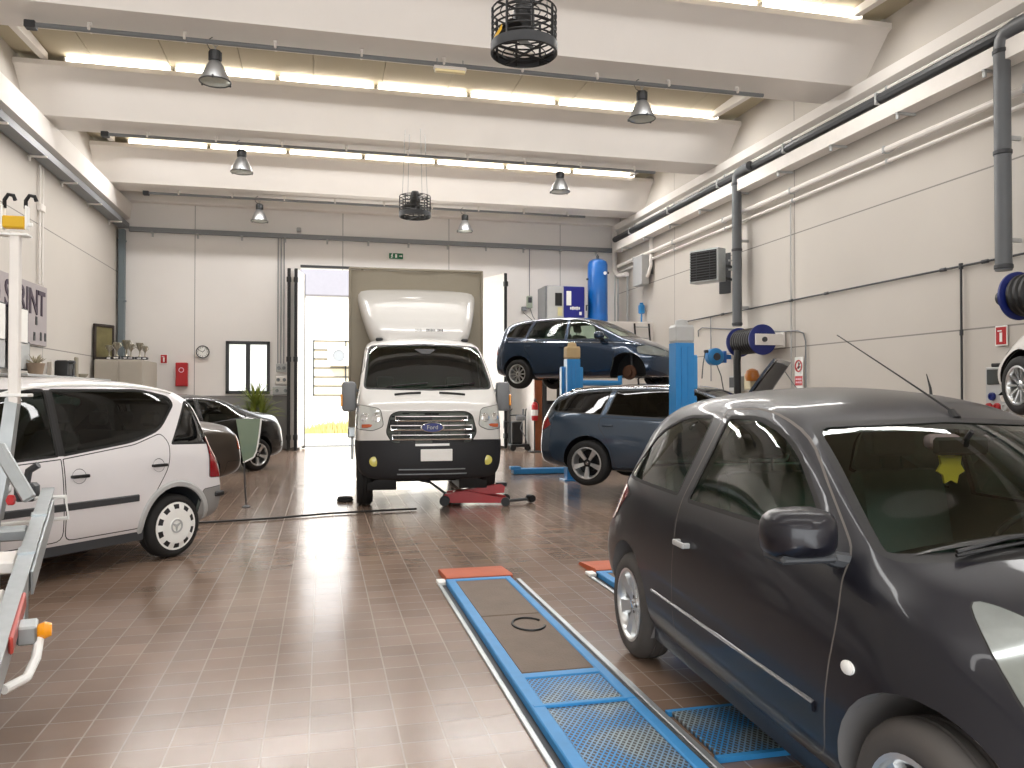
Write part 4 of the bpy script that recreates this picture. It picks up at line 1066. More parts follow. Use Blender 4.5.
# grille bars, badge, plate, lamps, vents
def front_pt(y, z, d=0.0):
    p, n = hit_front(bv, y, z, 1); return p + n * d
b = B()
for z, hw in ((1.20, .46), (1.085, .52), (.965, .50)):
    for s0, s1 in ((-hw, hw),):
        pts = [front_pt(s0 + (s1 - s0) * k / 16, z + .028, -.008) for k in range(17)]; lo = [front_pt(s1 + (s0 - s1) * k / 16, z - .028, -.008) for k in range(17)]
        b.tube(pts + lo, .011, n=6, closed=True)
obj('grille_bars', b, 'chrome', trk)
b = B()
for k in range(5): b.tube([front_pt(-.44 + .22 * k, .93, -.02), front_pt(-.44 + .22 * k, 1.25, -.02)], .006, n=5)
for k in range(9): b.tube([front_pt(-.5 + j / 10, .92 + .04 * k, -.022) for j in range(11)], .004, n=4)
obj('grille_mesh', b, 'dgrey', trk)
p = front_pt(0, 1.085, .012); n = Vector((1, 0, .12)).normalized(); T = TR(p) @ rot_to(n, (0, 1, 0)).to_4x4()
b = B(); b.mi = 0; b.X = T @ Matrix.Diagonal((1, .42, 1, 1)); b.lathe([(.15, -.01), (.15, .008), (.135, .012), (.13, .006)], n=40); b.mi = 1; b.lathe([(.132, .004), (0, .009)], n=40)
bd = obj('badge', b, ('chrome', 'navy'), trk)
tb = text_bm('Ford', .075, .002); tb.transform(T @ TR((0, 0, .012))); obj('badge_lettering', tb, 'lgrey', bd)
b = B(); p = front_pt(.05, .74, .012); b.X = TR(p) @ rot_to((1, 0, .05), (0, 1, 0)).to_4x4(); b.box((0, 0, .0), (.40, .15, .012), bev=.004); obj('number_plate', b, 'plate', trk)
b = B()
for z, hw in ((.56, .42), (.50, .44)):
    b.tube([front_pt(-hw + 2 * hw * k / 12, z, .004) for k in range(13)], .010, n=5)
obj('bumper_trim', b, 'grey', trk)
for s in (1, -1):
    p = front_pt(s * .72, .66, .006); b = B(); b.X = TR(p) @ rot_to((1, 0, 0), (0, 1, 0)).to_4x4(); b.lathe([(.065, -.02), (.062, .004), (.03, .012), (0, .014)], n=20); tag(obj('fog_lamp', b, mat('fog_yellow', 'd8d06a', .2, coat=.6), trk), 'yellow fog lamp')
    b = B(); pts = [hit_top(bv, .70, s * y)[0] + Vector((0, 0, .006)) for y in (.12, .2, .3, .4, .46)]; b.tube(pts, .018, n=6); obj('air_vent', b, 'black', trk)
    for dy, dz in ((.70, 1.21), (.83, 1.21)):
        p = front_pt(s * dy, dz, .006); b = B(); b.X = TR(p) @ rot_to((1, s * .25, .2), (0, 1, 0)).to_4x4(); b.lathe([(.058, -.004), (.056, .006), (.03, .012), (0, .013)], n=18); obj('lamp_reflector', b, 'chrome', trk)
    p = front_pt(s * .80, 1.105, .006); b = B(); b.X = TR(p) @ rot_to((1, s * .3, .1), (0, 1, 0)).to_4x4(); b.box((0, 0, 0), (.16, .045, .012), bev=.008); tag(obj('indicator_lens', b, mat('indicator_amber', 'b9552a', .2, coat=.6), trk), 'amber indicator lens')
    # mirrors: tall grey boxes on arms
    b = B(); c = Vector((.30, s * 1.04, 1.48)); b.box(c, (.13, .19, .40), bev=.045, seg=2); b.box(c + Vector((-.062, 0, 0)), (.012, .16, .38), bev=.004)
    b.tube([c + Vector((0, -s * .05, -.12)), Vector((.30, s * .93, 1.36))], .03, n=6); b.tube([c + Vector((0, -s * .05, .12)), Vector((.28, s * .92, 1.55))], .02, n=6)
    mo = obj('door_mirror', b, 'grey', trk)
    b = B(); b.box(c + Vector((.045, s * .095, -.05)), (.06, .03, .16), bev=.01); tag(obj('mirror_indicator', b, 'amber', mo), 'amber repeater on the mirror')
# windscreen wipers and mirror
b = B()
for y0, y1 in ((-.55, -.02), (.05, .62)):
    A = [front_pt(y0 + (y1 - y0) * k / 6, 1.60 + .05 * k / 6, .012) for k in range(7)]; b.tube(A, .009, n=5)
obj('wiper', b, 'black', trk)
b = B(); A = [front_pt(-.15 + .3 * k / 5, 2.14, .004) for k in range(6)]; C = [front_pt(-.06 + .12 * k / 5, 2.07, .004) for k in range(6)]; b.loft([A, C]); obj('sensor_panel', b, 'black', trk)
# wind deflector
b = B(); rows = []
for t in [k / 10 for k in range(11)]:
    z = 2.28 + .84 * t; hw = .70 + .27 * t ** .75; xf = -.42 - 1.0 * t ** 1.5; r = []
    for k in range(21):
        a = -1 + 2 * k / 20; e = abs(a) ** 5
        r.append((xf - (.30 + .25 * (1 - t)) * e * 1.4 - .10 * a * a, hw * (abs(math.sin(a * PI / 2)) ** .9) * (1 if a > 0 else -1), z + .0 * e))
    rows.append(r)
top = [(p[0] - .12, p[1] * .95, p[2] + .05) for p in rows[-1]]; back = [(-1.62, p[1] * .93, 3.16) for p in top]
rows = [[(p[0] + .02, p[1] * .97, p[2] - .07) for p in rows[0]]] + rows + [top, back]
b.loft(rows); wd = obj('wind_deflector', b, WHITE, trk, ang=60)
def dfl(y, z): 
    t = (z - 2.28) / .84; return Vector((-.42 - 1.0 * t ** 1.5 - .02, y, z))
for y0, n_, m_ in ((-.10, 5, 'lgrey'), (.06, 6, 'dgrey'), (.22, 4, 'dgrey')):   # a small printed line of words too fine to read
    b = B()
    for k in range(n_): b.box((-.426, y0 + .021 * k, 2.44), (.012, .013, .030 if k % 3 else .038), rot=Matrix.Rotation(-.25, 3, 'Y'))
    obj('deflector_lettering', b, m_, wd)
for s in (1, -1):
    b = B(); b.box((-.52, s * .62, 2.30), (.12, .10, .05), bev=.015); obj('deflector_foot', b, 'black', wd)
# box body with tarpaulin
def soft_box(x0, x1, hw, z0, z1):
    b = B(); nx, ny, nz = 14, 10, 12
    def pt(x, y, z, n):
        wv = .012 * math.sin(x * 5.1 + z * 2) + .012 * math.sin(y * 6 + z * 3.3)
        return Vector((x, y, z)) + Vector(n) * wv
    xs = [x0 + (x1 - x0) * i / nx for i in range(nx + 1)]; ys = [-hw + 2 * hw * i / ny for i in range(ny + 1)]; zs = [z0 + (z1 - z0) * i / nz for i in range(nz + 1)]
    b.loft([[pt(x0, y, z, (-1, 0, 0)) for y in ys] for z in zs]); b.loft([[pt(x1, y, z, (1, 0, 0)) for y in ys] for z in zs])
    for s in (1, -1): b.loft([[pt(x, s * hw, z, (0, s, 0)) for x in xs] for z in zs])
    b.loft([[pt(x, y, z1, (0, 0, 1)) for y in ys] for x in xs])
    bmesh.ops.remove_doubles(b.bm, verts=b.bm.verts, dist=.03)
    return b
tp = obj('tarpaulin_body', soft_box(-5.6, -1.52, 1.03, 1.0, 3.46), 'tarp', trk, ang=50)
b = B()
for x in (-1.52, -5.6):
    for s in (1, -1): b.tube([(x, s * 1.04, .95), (x, s * 1.04, 3.48)], .022, n=6)
for s in (1, -1): b.tube([(-1.52, s * 1.04, 3.48), (-5.6, s * 1.04, 3.48)], .022, n=6)
b.tube([(-1.52, 1.04, 3.48), (-1.52, -1.04, 3.48)], .022, n=6)
obj('frame_bars', b, 'tarp', tp)
b = B(); b.box((-3.5, 0, .92), (4.2, 2.14, .16), bev=.02)
for s in (1, -1): b.box((-3.6, s * .42, .70), (4.6, .09, .20), bev=.01); b.box((-3.0, s * 1.0, .62), (1.6, .04, .36), bev=.01)
obj('load_bed', b, 'galv', trk)
b = B(); b.box((-.1, 0, .58), (1.3, 1.2, .26), bev=.06); b.cyl((0, -.8, .36), (0, .8, .36), .06, n=10); b.cyl((-3.3, -.8, .36), (-3.3, .8, .36), .08, n=10); obj('chassis', b, 'black', trk)

# ---------------- red trolley jack under the truck
j = thing('trolley_jack', 'red trolley jack under the front bumper of the white truck', 'jack', (2.05, 10.75, 0), math.radians(-14))
b = B()
for s in (1, -1): b = B(); b.prism([(-.45, .06), (-.40, .16), (-.1, .20), (.40, .10), (.46, .05), (.40, .04), (-.35, .04)], -.012, .012, TR((0, s * .16, 0)) @ RX(PI / 2)); obj('side_plate', b, 'red', j)
b = B()
b.box((-.14, 0, .08), (.52, .05, .04)); b.box((.1, 0, .07), (.06, .32, .05)); b.box((-.38, 0, .09), (.05, .32, .06), bev=.01); obj('frame', b, 'red', j)
b = B(); b.prism([(-.36, -.03), (-.30, .06), (.36, .14), (.42, .10), (.40, .02)], -.09, .09, TR((0, 0, .13)) @ RY(-.05) @ RX(PI / 2)); obj('lifting_arm', b, 'red', j)
b = B(); b.X = TR((.36, 0, .27)); b.lathe([(0, -.02), (.075, -.02), (.085, .03), (.06, .035), (0, .025)], n=20); obj('saddle', b, 'dgrey', j)
for x, s, r in ((.42, 1, .06), (.42, -1, .06), (-.40, 1, .07), (-.40, -1, .07)):
    b = B(); b.X = TR((x, s * .20, r)); b.lathe([(0, -.025), (r, -.025), (r, .025), (0, .025)], ax=(0, 1, 0), n=18); obj('castor_wheel', b, 'black', j)
b = B(); b.tube([(-.40, 0, .14), (-.62, 0, .30), (-1.25, .05, .42)], .018, n=8); obj('handle', b, 'dgrey', j)
# ------------------------------------------------------------------ fixtures of the hall
_fw = Vector((math.sin(YAW) * math.cos(PITCH), math.cos(YAW) * math.cos(PITCH), math.sin(PITCH)))
_rt = Vector((math.cos(YAW), -math.sin(YAW), 0)); _up = _rt.cross(_fw)
def _ray(px, py): return _fw * F_PX + _rt * (px - 512) + _up * (384 - py)
def atY(px, py, Y): d = _ray(px, py); return Vector((0, 0, H_CAM)) + d * (Y / d.y)
def atX(px, py, X): d = _ray(px, py); return Vector((0, 0, H_CAM)) + d * (X / d.x)
def atD(px, py, D): d = _ray(px, py); return Vector((0, 0, H_CAM)) + d * (D / F_PX)
def atZ(px, py, Z): d = _ray(px, py); return Vector((0, 0, H_CAM)) + d * ((Z - H_CAM) / d.z)

# conduits under the beams
def conduit(y, x0, x1, z, label, n=9):
    t = thing('conduit', label, 'conduit', (x0, y, z), 0, 'conduits under the roof beams')
    b = B(); b.cyl((0, 0, 0), (x1 - x0, 0, 0), .032, n=10); b.cyl((0, .07, .01), (x1 - x0, .07, .01), .018, n=8); obj('pipe', b, 'grey', t)
    b = B(); b.box((0, .03, 0), (.14, .14, .10), bev=.01); obj('junction_box', b, 'dgrey', t)
    proto = None
    for k in range(n):
        if proto is None:
            b = B(); b.box((0, .02, .03), (.035, .16, .09), bev=.006); b.box((0, .02, .085), (.05, .06, .05)); proto = c = obj('clip', b, 'white', t)
        else: c = proto.copy(); COL.objects.link(c); c.parent = t
        c.location = ((x1 - x0) * (k + .6) / n, 0, 0)
p, q = atY(30, 19, 12.0), atY(763, 92, 12.0); conduit(12.0, p.x, q.x, 6.56, 'grey conduit under the nearest roof beam')
p, q = atY(105, 120, 16.75), atY(655, 163, 16.75); conduit(16.75, p.x, q.x, 6.56, 'grey conduit under the middle roof beam')
p, q = atY(146, 176, 21.4), atY(585, 205, 21.4); conduit(21.4, p.x, q.x, 6.56, 'grey conduit under the farthest roof beam')
# high-bay lamps
def bay_lamp():
    t = thing('ceiling_lamp', '', 'lamp')
    b = B(); b.lathe([(0, .56), (.085, .55), (.10, .52), (.10, .38), (.085, .36), (0, .36)], n=20)
    for k in range(10): a = 2 * PI * k / 10; b.box((.10 * math.cos(a), .10 * math.sin(a), .46), (.018, .012, .15), rot=Matrix.Rotation(a, 3, 'Z'))
    obj('ballast_housing', b, 'black', t)
    b = B(); b.lathe([(.085, .37), (.10, .355), (.15, .27), (.21, .14), (.245, .035), (.25, .02), (.24, .02), (.235, .04), (.20, .14), (.14, .26), (.09, .34)], n=32); obj('reflector', b, 'steel', t)
    b = B(); b.lathe([(.243, .02), (.15, -.005), (0, -.012)], n=28); obj('lens', b, 'lensglow', t)
    b = B(); b.tube([(.255 * math.cos(2 * PI * k / 28), .255 * math.sin(2 * PI * k / 28), .02) for k in range(28)], .012, n=6, closed=True)
    for k in range(3): a = 2 * PI * k / 3 + .5; b.box((.265 * math.cos(a), .265 * math.sin(a), .02), (.03, .03, .05), bev=.006)
    obj('rim_ring', b, 'dgrey', t)
    b = B(); b.tube([(0, 0, .55), (0, 0, .62)], .012, n=6); b.tube([(.035 * math.cos(a), 0, .655 + .035 * math.sin(a)) for a in [2 * PI * k / 14 for k in range(14)]], .008, n=5, closed=True)
    b.tube([(.03, .0, .68), (.0, 0, .74)], .008, n=5); obj('hook', b, 'steel', t)
    b = B(); b.tube([(.05, .03, .55), (-.10, .05, .60), (-.16, .05, .72), (-.05, .04, .80)], .008, n=6); obj('cable', b, 'dgrey', t)
    return t
L0 = None
LSC = .84
LG = 'high-bay lamps under the beams'
for px, Y, lab in ((215, 12.0, 'silver bell lamp at the left of the nearest beam'), (642, 12.0, 'silver bell lamp at the right of the nearest beam'),
                   (242, 16.75, 'silver bell lamp at the left of the middle beam'), (560, 16.75, 'silver bell lamp at the right of the middle beam'),
                   (260, 21.4, 'silver bell lamp at the left of the farthest beam'), (465, 21.4, 'silver bell lamp at the right of the farthest beam, beside the small fan')):
    o = bay_lamp() if L0 is None else copy_tree(L0)
    if L0 is None: L0 = o
    o.location = (atY(px, 100, Y).x, Y, 5.97); o.scale = (LSC, LSC, LSC); tag(o, lab, 'lamp', LG)
# fluorescent battens on the beam lips
TUBE = mat('fluorescent_tube', 'fff6e8', .4, emit=('fffaf4', 14.0))
F0 = None
for Y, n, nm in ((10.9, 7, 'nearest'), (15.58, 7, 'middle'), (20.3, 7, 'farthest')):
    x0, x1 = XL + .8, XR - .5
    for k in range(n):
        if Y < 11 and k < 4: continue
        if F0 is None:
            F0 = o = thing('fluorescent_lamp', '', 'lamp'); L_ = (x1 - x0) / n - .06
            b = B(); b.box((0, .05, .03), (L_, .09, .06), bev=.008); obj('batten', b, 'white', o)
            b = B(); b.cyl((-L_ / 2 + .03, -.03, .055), (L_ / 2 - .03, -.03, .055), .030, n=10); tb_ = obj('tube', b, TUBE, o)
            for s in (-1, 1): b = B(); b.box((s * (L_ / 2 - .01), -.015, .045), (.04, .07, .08), bev=.008); obj('end_cap', b, 'white', o)
        else: o = copy_tree(F0)
        o.location = (x0 + (x1 - x0) * (k + .5) / n, Y, 7.445)
        tag(o, ('white fluorescent lamp on the nearest beam, %s at the top right' % ('leftmost in view', 'middle of the three', 'rightmost')[k - 4]) if Y < 11 else ['first', 'second', 'third', 'fourth', 'fifth', 'sixth', 'seventh'][k] + ' white fluorescent lamp from the left along the %s beam' % nm, 'lamp', 'fluorescent lamps on the %s beam' % nm)
# caged ceiling fans
def cage_fan():
    t = thing('ceiling_fan', '', 'fan'); R = .30; Hh = .40
    b = B()
    for k in range(8): z = Hh * k / 7; b.tube([(R * math.cos(a), R * math.sin(a), z) for a in [2 * PI * i / 36 for i in range(36)]], .0085, n=6, closed=True)
    for k in range(8): a = 2 * PI * k / 8; b.tube([(R * math.cos(a), R * math.sin(a), 0), (R * math.cos(a), R * math.sin(a), Hh)], .012, n=6)
    for r in (.08, .15, .22): b.tube([(r * math.cos(a), r * math.sin(a), Hh) for a in [2 * PI * i / 30 for i in range(30)]], .006, n=5, closed=True)
    for k in range(4): a = 2 * PI * k / 4 + .4; b.tube([(0, 0, Hh), (R * math.cos(a), R * math.sin(a), Hh)], .012, n=6)
    for k in range(4): a = 2 * PI * k / 4 + .4; b.tube([(0, 0, .0), (R * math.cos(a), R * math.sin(a), .0)], .012, n=6)
    for r in (.10, .20): b.tube([(r * math.cos(a), r * math.sin(a), 0) for a in [2 * PI * i / 30 for i in range(30)]], .006, n=5, closed=True)
    obj('cage', b, 'cage', t)
    b = B(); b.lathe([(R + .006, .0), (R + .012, .0), (R + .012, .09), (R + .004, .09)], n=40); obj('outlet_ring', b, 'dgrey', t)
    b = B(); b.lathe([(0, .16), (.09, .17), (.10, .20), (.10, .40), (.07, .50), (0, .52)], n=20); obj('motor', b, 'cage', t)
    for k in range(5):
        a = 2 * PI * k / 5; b = B(); b.X = RZ(a); b.loft([[(r, w * q, .19 + q * .05 * (1 - .4 * r / .27)) for q in (-1, 0, 1)] for r, w in ((.09, .05), (.16, .075), (.22, .08), (.27, .06))])
        obj('blade', b, 'cage', t)
    return t
f1 = cage_fan(); f1.location = atD(524, 54, 7.4); tag(f1, 'black caged fan with a yellow sticker hanging near the camera', 'fan', 'caged ceiling fans')
f2 = copy_tree(f1); f2.location = atD(415, 217, 15.6); tag(f2, 'black caged fan hanging farther back, over the truck', 'fan', 'caged ceiling fans')
b = B(); rows = [[((.304) * math.cos(a), (.304) * math.sin(a), z) for z in (.015, .04, .065)] for a in [math.radians(-192 + 6 * k) for k in range(9)]]
rows = [[(p[0] * 1.02, p[1] * 1.02, p[2] + .11 * (k / 8) ** 2) for p in r] for k, r in enumerate(rows)]
b.loft(rows); tag(obj('sticker', b, 'yellow', f1), 'curved yellow sticker')
for f, zt in ((f1, 7.5), (f2, 6.68)):
    b = B()
    for a in (.4, 2.0, 3.54, 5.1): b.tube([(.28 * math.cos(a), .28 * math.sin(a), .40), (.22 * math.cos(a), .22 * math.sin(a), zt - f.location.z)], .004, n=5)
    obj('suspension_wire', b, 'grey', f)
e = thing('emergency_light', 'slim yellowed emergency light hanging from the nearest beam', 'lamp', atY(450, 70, 11.93))
b = B(); b.box((0, 0, .02), (.50, .10, .05), bev=.012); obj('housing', b, 'white', e)
b = B(); b.box((0, 0, -.025), (.47, .085, .05), bev=.018, seg=2); obj('diffuser', b, mat('aged_diffuser', 'cdbb8a', .4), e)
b = B()
for s in (-1, 1): b.cyl((s * .2, 0, .04), (s * .2, 0, .16), .006, n=6)
obj('hanger', b, 'grey', e)

# ---- left wall and back wall runs
def tray(name, label, loc, length, along, sec_w, sec_h, m, nb, bm_='lgrey', cat='cable tray'):
    """open channel with brackets; along = 'x' or 'y'"""
    t = thing(name, label, cat, loc); b = B()
    T = Matrix() if along == 'y' else RZ(-PI / 2)
    b.X = T
    b.prism([(0, 0), (sec_w, 0), (sec_w, sec_h), (sec_w - .01, sec_h), (sec_w - .01, .012), (.01, .012), (.01, sec_h), (0, sec_h)], 0, length, Matrix(((1, 0, 0, 0), (0, 0, 1, 0), (0, 1, 0, 0), (0, 0, 0, 1))))
    obj('channel', b, m, t)
    for k in range(nb):
        b = B(); b.X = T; yy = length * (k + .5) / nb; b.box((sec_w / 2, yy, -.02), (sec_w + .06, .05, .035), bev=.005); b.box((.0, yy, -.06), (.03, .05, .10)); obj('bracket', b, bm_, t)
    return t
tray('cable_tray', 'grey cable tray along the top of the left wall', (XL + .06, -3.5, 5.92), 26.3, 'y', .26, .13, 'grey', 14, 'white')
tr = tray('cable_tray', 'grey cable tray along the back wall above the doorway', (XL + .3, YB - .06, 5.86), 13.7, 'x', .12, .12, 'grey', 12)
b = B(); b.box((0, 0, 2.95), (.16, .16, 5.9), bev=.015)
for z in (.4, 2.2, 4.0, 5.6): b.box((0, .0, z), (.19, .19, .04), bev=.004)
tag(obj('cable_duct', b, mat('duct_blue_grey', '6f7a80', .5), loc=(XL + .13, YB - .13, 0)), 'blue-grey vertical duct in the left back corner', 'duct')
w_ = thing('wall_conduit', 'pair of white conduits running down the left wall', 'conduit', (XL + .04, 16.85, 0))
for dy in (0, .16): b = B(); b.cyl((0, dy, 3.62), (0, dy, 5.90), .022, n=8); obj('pipe', b, 'white', w_)
b = B(); b.box((.0, .08, 5.1), (.08, .26, .14), bev=.01); obj('junction_box', b, 'white', w_)
w_ = thing('wall_conduit', 'three thin conduits dropping to the sockets left of the doorway', 'conduit', (-1.12, YB - .05, 0))
for dx in (-.08, 0, .08): b = B(); b.cyl((dx, 0, 2.35), (dx, 0, 5.9), .013, n=7); obj('pipe', b, 'grey', w_)
s_ = thing('socket_box', 'grey stack of wall sockets left of the doorway', 'socket', (-1.10, YB - .06, 1.5))
for z, wd_, m_ in ((.75, .28, 'lgrey'), (.42, .34, 'white'), (.12, .46, 'lgrey')):
    b = B(); b.box((0, 0, z), (wd_, .12, .24), bev=.015); o = obj('casing', b, m_, s_)
    for s in (-1, 1): b = B(); b.lathe([(.05, -.0), (.045, .02), (.03, .015), (0, .01)], c=(s * wd_ * .24, -.065, z), ax=(0, -1, 0), n=14); obj('socket_cap', b, 'grey', o)
b = B(); b.box((0, 0, 0), (.13, .08, .13), bev=.02); b.cyl((0, -.04, 0), (0, -.07, 0), .03, n=12); tag(obj('wall_sensor', b, 'lgrey', loc=(atY(299, 231, YB - .05).x, YB - .05, 6.12)), 'small grey sensor box above the back cable tray', 'sensor')
# exit sign
e = thing('exit_sign', 'green exit sign on the back wall above the truck', 'sign', (2.06, YB - .03, 5.50))
b = B(); b.box((0, 0, 0), (.40, .04, .16), bev=.01); obj('panel', b, 'green', e)
b = B(); b.box((.0, -.022, 0), (.055, .004, .10)); b.box((-.12, -.022, .01), (.04, .004, .06), rot=Matrix.Rotation(.4, 3, 'Y')); b.cyl((-.105, -.021, .055), (-.105, -.025, .055), .016, n=10); b.box((-.12, -.022, -.04), (.07, .004, .018), rot=Matrix.Rotation(-.5, 3, 'Y')); b.box((.12, -.022, 0), (.07, .004, .02)); b.prism([(0, .035), (.04, 0), (0, -.035)], -.024, -.020, TR((.14, 0, 0)) @ Matrix(((1, 0, 0, 0), (0, 0, 1, 0), (0, 1, 0, 0), (0, 0, 0, 1)))); obj('pictogram', b, 'plate', e)
# clock
c_ = thing('wall_clock', 'round white wall clock left of the back window', 'clock', (-3.16, YB - .05, 2.67)); AY = Matrix.Rotation(PI / 2, 4, 'X')
b = B(); b.lathe([(.17, -.03), (.175, .03), (.155, .035), (.15, .01)], ax=(0, -1, 0), n=30); obj('bezel', b, 'dgrey', c_)
b = B(); b.lathe([(0, .012), (.155, .012)], ax=(0, -1, 0), n=30); obj('dial', b, 'plate', c_)
b = B(); b.box((.03, -.02, .03), (.012, .006, .10), rot=Matrix.Rotation(.75, 3, 'Y')); b.box((-.05, -.024, .02), (.010, .006, .13), rot=Matrix.Rotation(-1.1, 3, 'Y'))
for k in range(12): a = PI * k / 6; b.box((.125 * math.sin(a), -.016, .125 * math.cos(a)), (.012, .004, .03), rot=Matrix.Rotation(a, 3, 'Y'))
obj('hands', b, 'black', c_)
def fire_sign(name, label, loc, rz, sz=.30):
    t = thing(name, label, 'sign', loc, rz); b = B(); b.box((0, 0, 0), (sz * .72, .012, sz), bev=.003); obj('plate', b, 'plate', t)
    b = B(); b.box((0, -.008, 0), (sz * .60, .004, sz * .86)); obj('red_field', b, 'red', t)
    b = B(); b.box((0, -.012, -.02), (sz * .16, .004, sz * .46), bev=.001); b.box((-.02, -.012, sz * .24), (sz * .25, .004, sz * .06)); obj('pictogram', b, 'plate', t)
fire_sign('safety_sign', 'small red and white fire sign on the back wall at the left', (-4.15, YB - .02, 2.47), 0, .26)
fire_sign('safety_sign', 'small red and white fire sign on the right wall above the switch panel', (XR - .02, 8.77, 2.29), -PI / 2, .27)
h = thing('fire_hose_cabinet', 'red fire hose cabinet on the back wall left of the clock', 'cabinet', (-3.68, YB - .1, 2.05))
b = B(); b.box((0, 0, 0), (.30, .18, .64), bev=.015); obj('body', b, 'red', h)
b = B(); b.box((0, -.095, 0), (.25, .012, .58), bev=.004); d = obj('door', b, 'red', h)
b = B(); b.lathe([(.07, .004), (.05, .004)], c=(0, -.102, .12), ax=(0, -1, 0), n=20); obj('marking', b, 'pink', d)
# potted yucca by the window
y_ = thing('potted_plant', 'tall spiky green plant in a pot before the back window', 'plant', (-1.72, 22.2, 0))
b = B(); b.lathe([(0, 0), (.17, 0), (.22, .42), (.24, .44), (.22, .45), (.2, .40), (0, .40)], n=24); obj('pot', b, 'dgrey', y_)
b = B(); b.tube([(0, 0, .38), (.03, 0, .8), (-.02, .02, 1.2)], [.035, .03, .025], n=8); b.tube([(.05, 0, .38), (.10, -.03, .7), (.14, 0, .95)], [.03, .026, .02], n=8); obj('stem', b, 'wood', y_)
b = B()
for c, n_ in (((-.02, .02, 1.2), 110), ((.14, 0, .95), 80), ((-.1, 0, .8), 60)):
    for k in range(n_):
        a = random.uniform(0, 2 * PI); el = random.uniform(.15, 1.5); L = random.uniform(.35, .78); d = Vector((math.cos(a) * math.cos(el), math.sin(a) * math.cos(el), math.sin(el)))
        t = Vector((-math.sin(a), math.cos(a), 0)); c0 = Vector(c) + Vector((0, 0, random.uniform(-.1, .12)))
        pts = [c0 + d * L * f - Vector((0, 0, .30 * L * f * f * math.cos(el))) for f in (0, .35, .7, 1)]
        b.loft([[p - t * w_, p + Vector((0, 0, .006)), p + t * w_] for p, w_ in zip(pts, (.012, .022, .016, .002))])
tag(obj('leaves', b, 'leaf', y_, flip=False), kind='stuff')
# folding door leaves
def leaf(label, p0, p1, h, edge_at_end):
    p0, p1 = Vector(p0), Vector(p1); d = p1 - p0; L = d.length
    t = thing('door_leaf', label, 'door', p0, math.atan2(d.y, d.x)); b = B(); b.box((L / 2, 0, h / 2 + .03), (L - .10, .05, h - .06), bev=.006); obj('panel', b, 'white', t)
    for x in (.03, L - .03): b = B(); b.box((x, 0, h / 2), (.05, .085, h), bev=.01); obj('rubber_edge', b, 'black', t)
    for z in (.35, h * .5, h - .3): b = B(); b.box((L - .02, .0, z), (.10, .11, .14), bev=.01); obj('hinge', b, 'black', t)
    return t
leaf('wide white folding door leaf at the left of the doorway', (-.50, 22.95, .02), (-.69, 21.9, .02), 4.86, 1)
leaf('second white door leaf folded behind the one left of the doorway, on its wall side', (-.70, 22.93, .02), (-.87, 21.9, .02), 4.86, 1)
leaf('single white folding door leaf standing between the truck and the fire extinguisher', (4.40, 22.85, .02), (4.95, 21.4, .02), 4.86, 1)
dt = thing('door_track', 'dark sliding track across the top of the doorway', 'track', (DX0, YB - .10, 5.10))
b = B(); b.box(((DX1 - DX0) / 2, 0, 0), (DX1 - DX0, .06, .07), bev=.008); obj('rail', b, 'dgrey', dt)
for x in (3.9, 1.7, 2.0): b = B(); b.box((x, -.02, -.10), (.06, .05, .18), bev=.008); obj('hanger', b, 'dgrey', dt)

# ---- booth in the right back corner with compressor and tank on its roof
BX0, BY0, BZ = 5.45, 20.3, 3.50
b = B(); b.box(((BX0 + XR) / 2, (BY0 + YB) / 2, BZ / 2), (XR - BX0, YB - BY0, BZ), bev=.01); struct('wall_booth', b, 'white')
b = B(); b.box((BX0 + .12, BY0 - .015, 1.05), (.20, .03, 2.1), bev=.006); struct('trim_3', b, 'wood', 'brown wooden jamb on the corner booth')
b = B(); b.box((BX0 + .40, BY0 - .008, 1.0), (.34, .016, 2.0), bev=.003); struct('door_1', b, 'dgrey', 'dark doorway of the corner booth')
b = B(); b.box((BX0 + 1.9, BY0 - .02, .72), (2.6, .04, 1.44), bev=.006); struct('trim_4', b, 'wains')
n_ = thing('notice_board', 'white notice sheet in a dark frame on the corner booth', 'notice', (5.92, BY0 - .05, 1.62))
b = B(); b.box((.06, .0, -.03), (.36, .03, .66), bev=.006); obj('frame', b, 'black', n_)
b = B(); b.box((0, -.02, 0), (.27, .008, .54)); obj('sheet', b, 'paper', n_)
cp = thing('air_compressor', 'blue and silver air compressor cabinet on the booth roof', 'compressor', atY(546, 318, 21.2) + Vector((0, 0, 0)))
cp.location.z = BZ + .005
b = B(); b.box((.58, .4, .53), (1.12, .75, 1.02), bev=.02); obj('cabinet', b, 'cblue', cp)
b = B(); b.box((.0, .4, .53), (.05, .76, 1.0), bev=.008); obj('left_panel', b, 'grey', cp)
b = B(); b.box((.27, .015, .53), (.48, .05, 1.0), bev=.008); fp = obj('control_panel', b, 'lgrey', cp)
b = B(); b.box((.36, -.015, .66), (.20, .02, .36), bev=.005); obj('display', b, 'black', fp)
b = B(); b.box((.40, -.015, .32), (.13, .012, .24)); obj('data_plate', b, mat('data_plate', 'c9c293', .6), fp)
b = B(); b.box((.82, .01, .53), (.60, .04, .98), bev=.008); dp = obj('door_panel', b, 'cblue', cp)
b = B(); b.box((.66, -.014, .70), (.14, .008, .40)); obj('logo_plate', b, 'plate', dp); b = B()
for k in range(5): b.box((.72 + .06 * k, -.014, .42), (.04, .008, .07 + .02 * (k % 2)))
b.box((1.0, -.014, .28), (.07, .008, .09)); obj('logo_marks', b, 'plate', dp)
b = B()
for x in (.08, 1.08): b.box((x, .4, .012), (.1, .7, .02))
obj('foot', b, 'black', cp)
tk = thing('air_tank', 'tall blue compressed-air tank on the booth roof', 'tank', (atY(597, 320, 21.5).x + .02, 21.5, BZ + .003))
